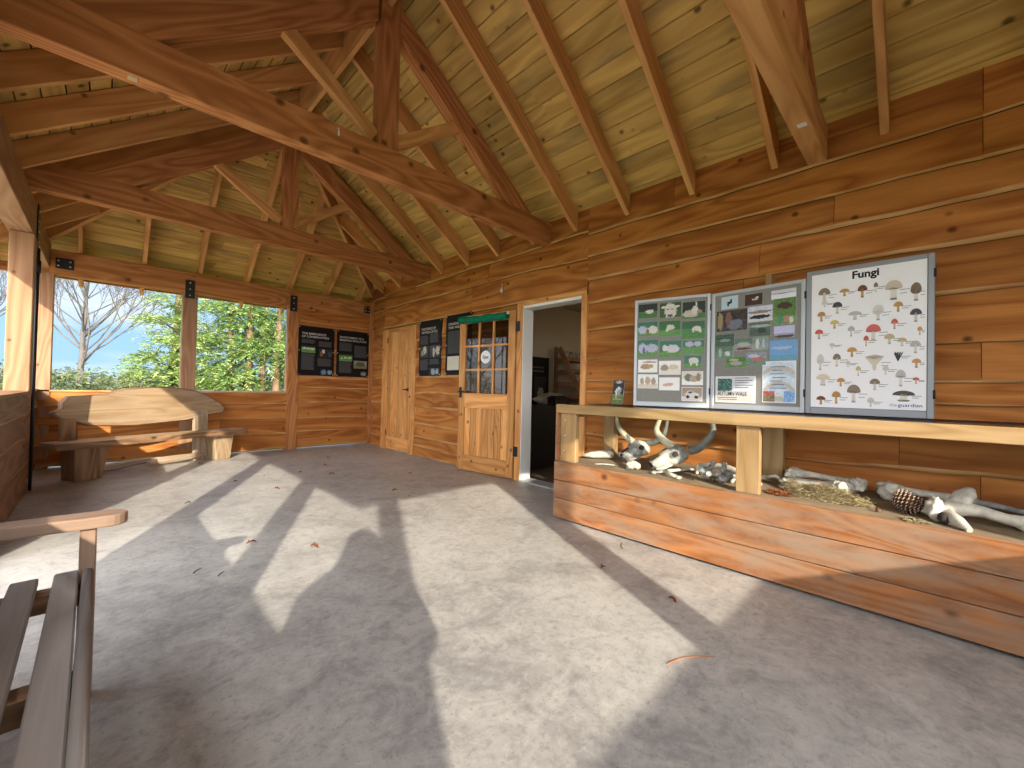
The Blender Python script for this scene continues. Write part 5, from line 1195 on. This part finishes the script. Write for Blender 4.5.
def conifer(x, y, trunks, blobs, label, seed, cols, n=500, L=.5, leaf=.15, twigs=40):
    rng = random.Random(seed); o = thing('conifer', (x, y, -.13), label, 'tree', 'trees outside')
    for (dx, dy, r, h, lx) in trunks:
        mb = MB(); mb.tube([(x + dx, y + dy, -.13), (x + dx + lx * .3, y + dy, h * .4), (x + dx + lx, y + dy, h)], [r * 1.2, r, r * .4], 10); mb.build('trunk', M['trunk'], o)
    mb = MB(); tw = MB()
    for (dx, dy, z, rx, ry, rz, w) in blobs:
        for i in range(int(n * w)):
            d = V((rng.gauss(0, 1), rng.gauss(0, 1), rng.gauss(0, .8))).normalized(); q = .25 + .75 * rng.random() ** .6
            p = V((x + dx + d.x * rx * q, y + dy + d.y * ry * q, z + d.z * rz * q))
            spray(mb, p, V((d.x + rng.gauss(0, .3), d.y + rng.gauss(0, .3), .12 + rng.gauss(0, .25))), L * rng.uniform(.6, 1.3), rng, cols, leaf)
        for i in range(int(twigs * w)):
            th = rng.uniform(0, 6.28); e = V((x + dx + math.cos(th) * rx, y + dy + math.sin(th) * ry, z + rng.uniform(-.4, .6) * rz)); b_ = V((x + dx * .3, y + dy * .3, z - .35))
            tw.tube([b_, (b_ + e) / 2 + V((0, 0, .14)), e], [.018, .013, .005], 4)
    mb.build('foliage', M['foliage'], o); tw.build('boughs', M['twig'], o)
conifer(1.55, 15.2, [(-.1, .5, .09, 5.2, .1)], [(-.55, 0, 1.3, .55, .6, .22, .12), (-.1, 0, 1.0, 1.0, .8, .28, .22), (-.3, .2, 1.75, .75, .6, .22, .14), (.15, 0, 2.3, .8, .7, .28, .15), (-.25, .1, 2.85, .65, .6, .25, .11), (.2, 0, 3.4, .75, .6, .28, .12), (.35, .2, 4.1, .6, .6, .4, .09), (.5, 0, 1.5, .6, .6, .4, .15)], 'feathery yellow-green conifer with drooping sprays behind the left far opening', 21, YG, 950)
conifer(3.35, 15.0, [(-.62, -.2, .07, 5, -.1), (-.25, -.5, .10, 5.5, .05), (.12, -.4, .07, 5, .15), (.5, -.5, .10, 5, .1), (.95, -.3, .09, 5, .1)], [(-.8, .1, 2.2, .55, .8, .7, .16), (0, .2, 2.9, .9, .9, .8, .3), (.8, .1, 2.4, .6, .8, .8, .22), (.2, .6, 1.3, 1.2, .5, .8, .25), (-.6, -.5, 1.25, .5, .3, .4, .10), (.5, -.3, 3.9, .9, .8, .7, .2), (1.1, -.5, 1.5, .4, .3, .6, .12), (-.5, -.5, 3.3, .5, .4, .4, .08), (.3, -.7, 2.1, .9, .3, .5, .2)], 'broad bright green conifer with several reddish trunks behind the right far opening', 22, [(.30, .41, .13), (.22, .33, .09), (.38, .46, .18), (.14, .22, .07)], 1400)
def bush(x, y, r, h, label, seed, cols, n=3200):
    rng = random.Random(seed); o = thing('bush', (x, y, -.13), label, 'bush', 'bushes outside')
    mb = MB()
    for i in range(7): th = i * .9; mb.tube([(x, y, -.13), (x + math.cos(th) * r * .4, y + math.sin(th) * r * .3, h * .5), (x + math.cos(th) * r * .7, y + math.sin(th) * r * .5, h * .85)], [.03, .02, .008], 5)
    mb.build('stems', M['twig'], o)
    mb = MB(); foliage(mb, (x, y, h * .5 - .1), (r, r * .8, h * .5), n, .10, cols, rng, .1, .5); mb.build('foliage', M['foliage'], o)
GG = [(.13, .16, .07), (.09, .12, .05), (.20, .21, .10)]
bush(-.75, 14.2, .9, 1.5, 'grey-green bush below the bare tree', 31, GG); bush(.35, 14.6, .9, 1.35, 'grey-green bush left of the feathery conifer', 32, GG); bush(-2.0, 14.8, 1.0, 1.7, 'grey-green bush beyond the left edge post', 33, GG)
bush(2.1, 17.5, 1.0, 1.6, 'dark green bush between the two conifers', 34, GG); bush(-8.2, 12.4, 1.5, 2.0, 'green bush standing far out to the left', 35, GG)
mb = MB(); rng = random.Random(77)
for i in range(26): foliage(mb, (-10 + i * .95, 27 + rng.uniform(-.6, .6), .75), (.9, .8, .95 + .2 * rng.random()), 260, .34, [(.16, .20, .12), (.12, .16, .10), (.20, .22, .13)], rng, .1, .4)
tag(mb.build('hedge', M['foliage']), 'long distant hedge along the field edge beyond the trees', 'hedge', kind='stuff')

# ------------------------------------------------------------------ the photographer (casts the figure-shaped shadow)
f = V((.70, .714, 0)).normalized(); rt = V((.714, -.70, 0)).normalized(); B = V((-.33, -.47, 0))
def at(fw, lat, z): return B + f * fw + rt * lat + V((0, 0, z))
pr = thing('person', tuple(B), 'person in a dark hooded coat holding up a phone, casting the figure-shaped shadow', 'person')
def skin(name, pts, edges, mat, root, sub=2):
    keys = list(pts); me = bpy.data.meshes.new(name)
    me.from_pydata([pts[k][0] - B for k in keys], [(keys.index(a_), keys.index(b_)) for a_, b_ in edges], [])
    me.materials.append(mat); ob = bpy.data.objects.new(name, me); C.objects.link(ob); ob.parent = pr
    md = ob.modifiers.new('skin', 'SKIN'); md.use_smooth_shade = True
    for i, k in enumerate(keys):
        sv = me.skin_vertices[0].data[i]; rr = pts[k][1]; sv.radius = rr if isinstance(rr, tuple) else (rr, rr); sv.use_root = (k == root)
    sb = ob.modifiers.new('sub', 'SUBSURF'); sb.levels = sub; sb.render_levels = sub
    return ob
camf = .567; caml = -.093
P = {'pel': (at(-.06, 0, .84), .115), 'wst': (at(-.01, 0, .98), .11), 'chs': (at(.05, 0, 1.13), .125), 'nck': (at(.11, 0, 1.27), .052), 'hd0': (at(.14, -.01, 1.335), .062), 'hd1': (at(.155, -.015, 1.41), .083), 'hd2': (at(.15, -.015, 1.465), .062), 'nos': (at(.245, -.02, 1.385), .016)}
Eg = [('pel', 'wst'), ('wst', 'chs'), ('chs', 'nck'), ('nck', 'hd0'), ('hd0', 'hd1'), ('hd1', 'hd2'), ('hd1', 'nos')]
for s, nme in ((-1, 'L'), (1, 'R')):
    P['hip' + nme] = (at(-.05, s * .095, .79), .09); P['kn' + nme] = (at(.06, s * .12, .44), .06); P['an' + nme] = (at(-.02, s * .13, .09), .042); P['to' + nme] = (at(.14, s * .15, .035), .035)
    P['sh' + nme] = (at(.07, s * .165, 1.19), .06); P['el' + nme] = (at(.16, s * .27, .97), .044); P['wr' + nme] = (at(camf - .11, caml + s * .10, 1.035), .027); P['pa' + nme] = (at(camf - .05, caml + s * .088, 1.06), .028)
    Eg += [('pel', 'hip' + nme), ('hip' + nme, 'kn' + nme), ('kn' + nme, 'an' + nme), ('an' + nme, 'to' + nme), ('chs', 'sh' + nme), ('sh' + nme, 'el' + nme), ('el' + nme, 'wr' + nme), ('wr' + nme, 'pa' + nme)]
    for q in range(4):
        z = 1.09 - .018 * q; P['f%d%s' % (q, nme)] = (at(camf - .024, caml + s * .087, z), .009); P['g%d%s' % (q, nme)] = (at(camf - .013, caml + s * (.074 - .004 * (q % 2)), z + .002), .008)
        Eg += [('pa' + nme, 'f%d%s' % (q, nme)), ('f%d%s' % (q, nme), 'g%d%s' % (q, nme))]
    P['t0' + nme] = (at(camf - .045, caml + s * .066, 1.072), .010); P['t1' + nme] = (at(camf - .03, caml + s * .05, 1.078), .009); Eg += [('pa' + nme, 't0' + nme), ('t0' + nme, 't1' + nme)]
skin('body', P, Eg, M['skin'], 'pel')
def shell(name, rings, mat, n=22):
    mb = MB(); ids = []
    for (z, fw, rl, rd, lat) in rings:
        c = at(fw, lat, z); ids.append(mb.add([c + rt * rl * math.cos(k * math.tau / n) + f * rd * math.sin(k * math.tau / n) for k in range(n)]))
    for i in range(len(rings) - 1):
        for k in range(n): mb.face((ids[i][k], ids[i][(k + 1) % n], ids[i + 1][(k + 1) % n], ids[i + 1][k]), None, 0, 0, None, True)
    return mb
pr['_o'] = tuple(B)
mb = shell('coat', [(.57, -.05, .205, .165, 0), (.70, -.06, .20, .165, 0), (.85, -.05, .195, .16, 0), (.98, -.01, .20, .155, 0), (1.09, .03, .225, .155, 0), (1.17, .055, .235, .14, 0), (1.225, .08, .19, .12, 0), (1.27, .09, .14, .11, 0), (1.31, .095, .11, .10, 0)], M['coat'])
for q, nme in ((-1, 'L'), (1, 'R')):
    mb.tube([at(.055, q * .16, 1.165), at(.09, q * .235, 1.08), at(.14, q * .275, .96), at(.24, q * .235 + caml * .3, .975), at(camf - .15, caml + q * .115, 1.02)], [.08, .085, .068, .06, .045], 12)
mb.build('coat', M['coat'], pr)
mb = shell('hood', [(1.23, .085, .18, .12, 0), (1.29, .095, .145, .12, -.005), (1.36, .10, .122, .12, -.01), (1.43, .105, .108, .115, -.015), (1.48, .105, .085, .095, -.015), (1.51, .10, .05, .06, -.015), (1.52, .10, .008, .01, -.015)], M['coat'])
mb.build('hood', M['coat'], pr)
for s, nme in ((-1, 'L'), (1, 'R')):
    skin('trouser_leg', {'h': (P['hip' + nme][0], .115), 'k': (P['kn' + nme][0], .085), 'a': (P['an' + nme][0] + V((0, 0, .02)), .065)}, [('h', 'k'), ('k', 'a')], M['trousers'], 'h')
    skin('shoe', {'a': (at(-.05, s * .13, .045), .045), 'b': (at(.06, s * .14, .042), .042), 'c': (at(.16, s * .15, .035), .034)}, [('a', 'b'), ('b', 'c')], M['shoe'], 'a')
    mb = MB(); mb.blob(at(.225, -.015 + s * .032, 1.415), .012, 0, 1, 2); mb.build('eye', M['ink'], pr)
mb = MB(); mb.blob(at(.225, -.02, 1.35), (.02, .02, .007), 0, 1, 2); mb.build('mouth', plain('lip', (.35, .13, .11), .5, .3), pr)

# ------------------------------------------------------------------ camera
yaw, pit, rol = math.radians(44.70492), math.radians(.79772), math.radians(1.2718)
F_ = V((math.sin(yaw) * math.cos(pit), math.cos(yaw) * math.cos(pit), math.sin(pit))); R_ = V((math.cos(yaw), -math.sin(yaw), 0)); U_ = R_.cross(F_)
r2 = R_ * math.cos(rol) + U_ * math.sin(rol); u2 = -R_ * math.sin(rol) + U_ * math.cos(rol)
cam = bpy.data.cameras.new('camera'); co = bpy.data.objects.new('camera', cam); C.objects.link(co)
Mx = Matrix((r2, u2, -F_)).transposed().to_4x4(); Mx.translation = V((0, 0, 1.08)); co.matrix_world = Mx
cam.sensor_width = 36; cam.lens = 412.207 / 1024 * 36; cam.clip_start = .02; cam.clip_end = 300
bpy.context.scene.camera = co
# the phone, just behind its own lens
ph = MB(); c = V((0, 0, 1.08)) - F_ * .008
ph.hexa([c + r2 * a_ + u2 * b_ - F_ * d_ for a_ in (-.074, .074) for (b_, d_) in ((-.036, .008), (-.036, .0), (.036, .0), (.036, .008))])
tag(ph.build('smartphone', M['black'], bevel=.002), 'slim black phone held up in both hands by the person', 'phone')

# ------------------------------------------------------------------ light
az, el = math.radians(26.5), math.radians(22.0)
ld = V((math.sin(az) * math.cos(el), math.cos(az) * math.cos(el), -math.sin(el)))
sun = bpy.data.lights.new('sun', 'SUN'); sun.energy = 7.5; sun.angle = math.radians(.75); sun.color = (1, .90, .74)
so = bpy.data.objects.new('sun', sun); C.objects.link(so); so.rotation_euler = ld.to_track_quat('-Z', 'Y').to_euler(); so.location = (-20, -40, 20)

w = bpy.data.worlds.new('sky'); bpy.context.scene.world = w; w.use_nodes = True; nt = w.node_tree; nt.nodes.clear()
out = nd(nt, 'ShaderNodeOutputWorld'); bg = nd(nt, 'ShaderNodeBackground'); nt.links.new(bg.outputs[0], out.inputs[0])
tc = nd(nt, 'ShaderNodeTexCoord'); sp = nd(nt, 'ShaderNodeSeparateXYZ'); nt.links.new(tc.outputs['Generated'], sp.inputs[0])
zz = ramp(nt, sp.outputs[2], 0.0, .55)
sky = mixc(nt, zz, (.40, .70, 1.0), (.14, .40, .92))
mp = nd(nt, 'ShaderNodeMapping'); mp.inputs['Scale'].default_value = (1.2, 1.2, 4.5); nt.links.new(tc.outputs['Generated'], mp.inputs[0])
cn = nd(nt, 'ShaderNodeTexNoise', i_Scale=2.6, i_Detail=7.0, i_Roughness=.6); nt.links.new(mp.outputs[0], cn.inputs['Vector'])
sky = mixc(nt, math_n(nt, 'MULTIPLY', ramp(nt, cn.outputs[0], .46, .68), .8), sky, (.92, .95, 1.0))
vd = nd(nt, 'ShaderNodeVectorMath', operation='DOT_PRODUCT'); nt.links.new(tc.outputs['Generated'], vd.inputs[0]); vd.inputs[1].default_value = tuple(-ld)
glow = math_n(nt, 'POWER', math_n(nt, 'MAXIMUM', math_n(nt, 'ADD', math_n(nt, 'MULTIPLY', vd.outputs['Value'], .5), .5), 0.0), 2.2)
hz = mixc(nt, glow, (0, 0, 0), (7.2, 7.0, 6.7))
tot = mixc(nt, 1.0, sky, hz, 'ADD')
nt.links.new(tot, bg.inputs[0]); bg.inputs[1].default_value = 1.0

sc = bpy.context.scene
sc.view_settings.view_transform = 'Standard'; sc.view_settings.look = 'None'; sc.view_settings.gamma = 1.0; sc.view_settings.exposure = 0.18; sc.view_settings.use_curve_mapping = False
for o in bpy.data.objects:
    if '_o' in o: del o['_o']
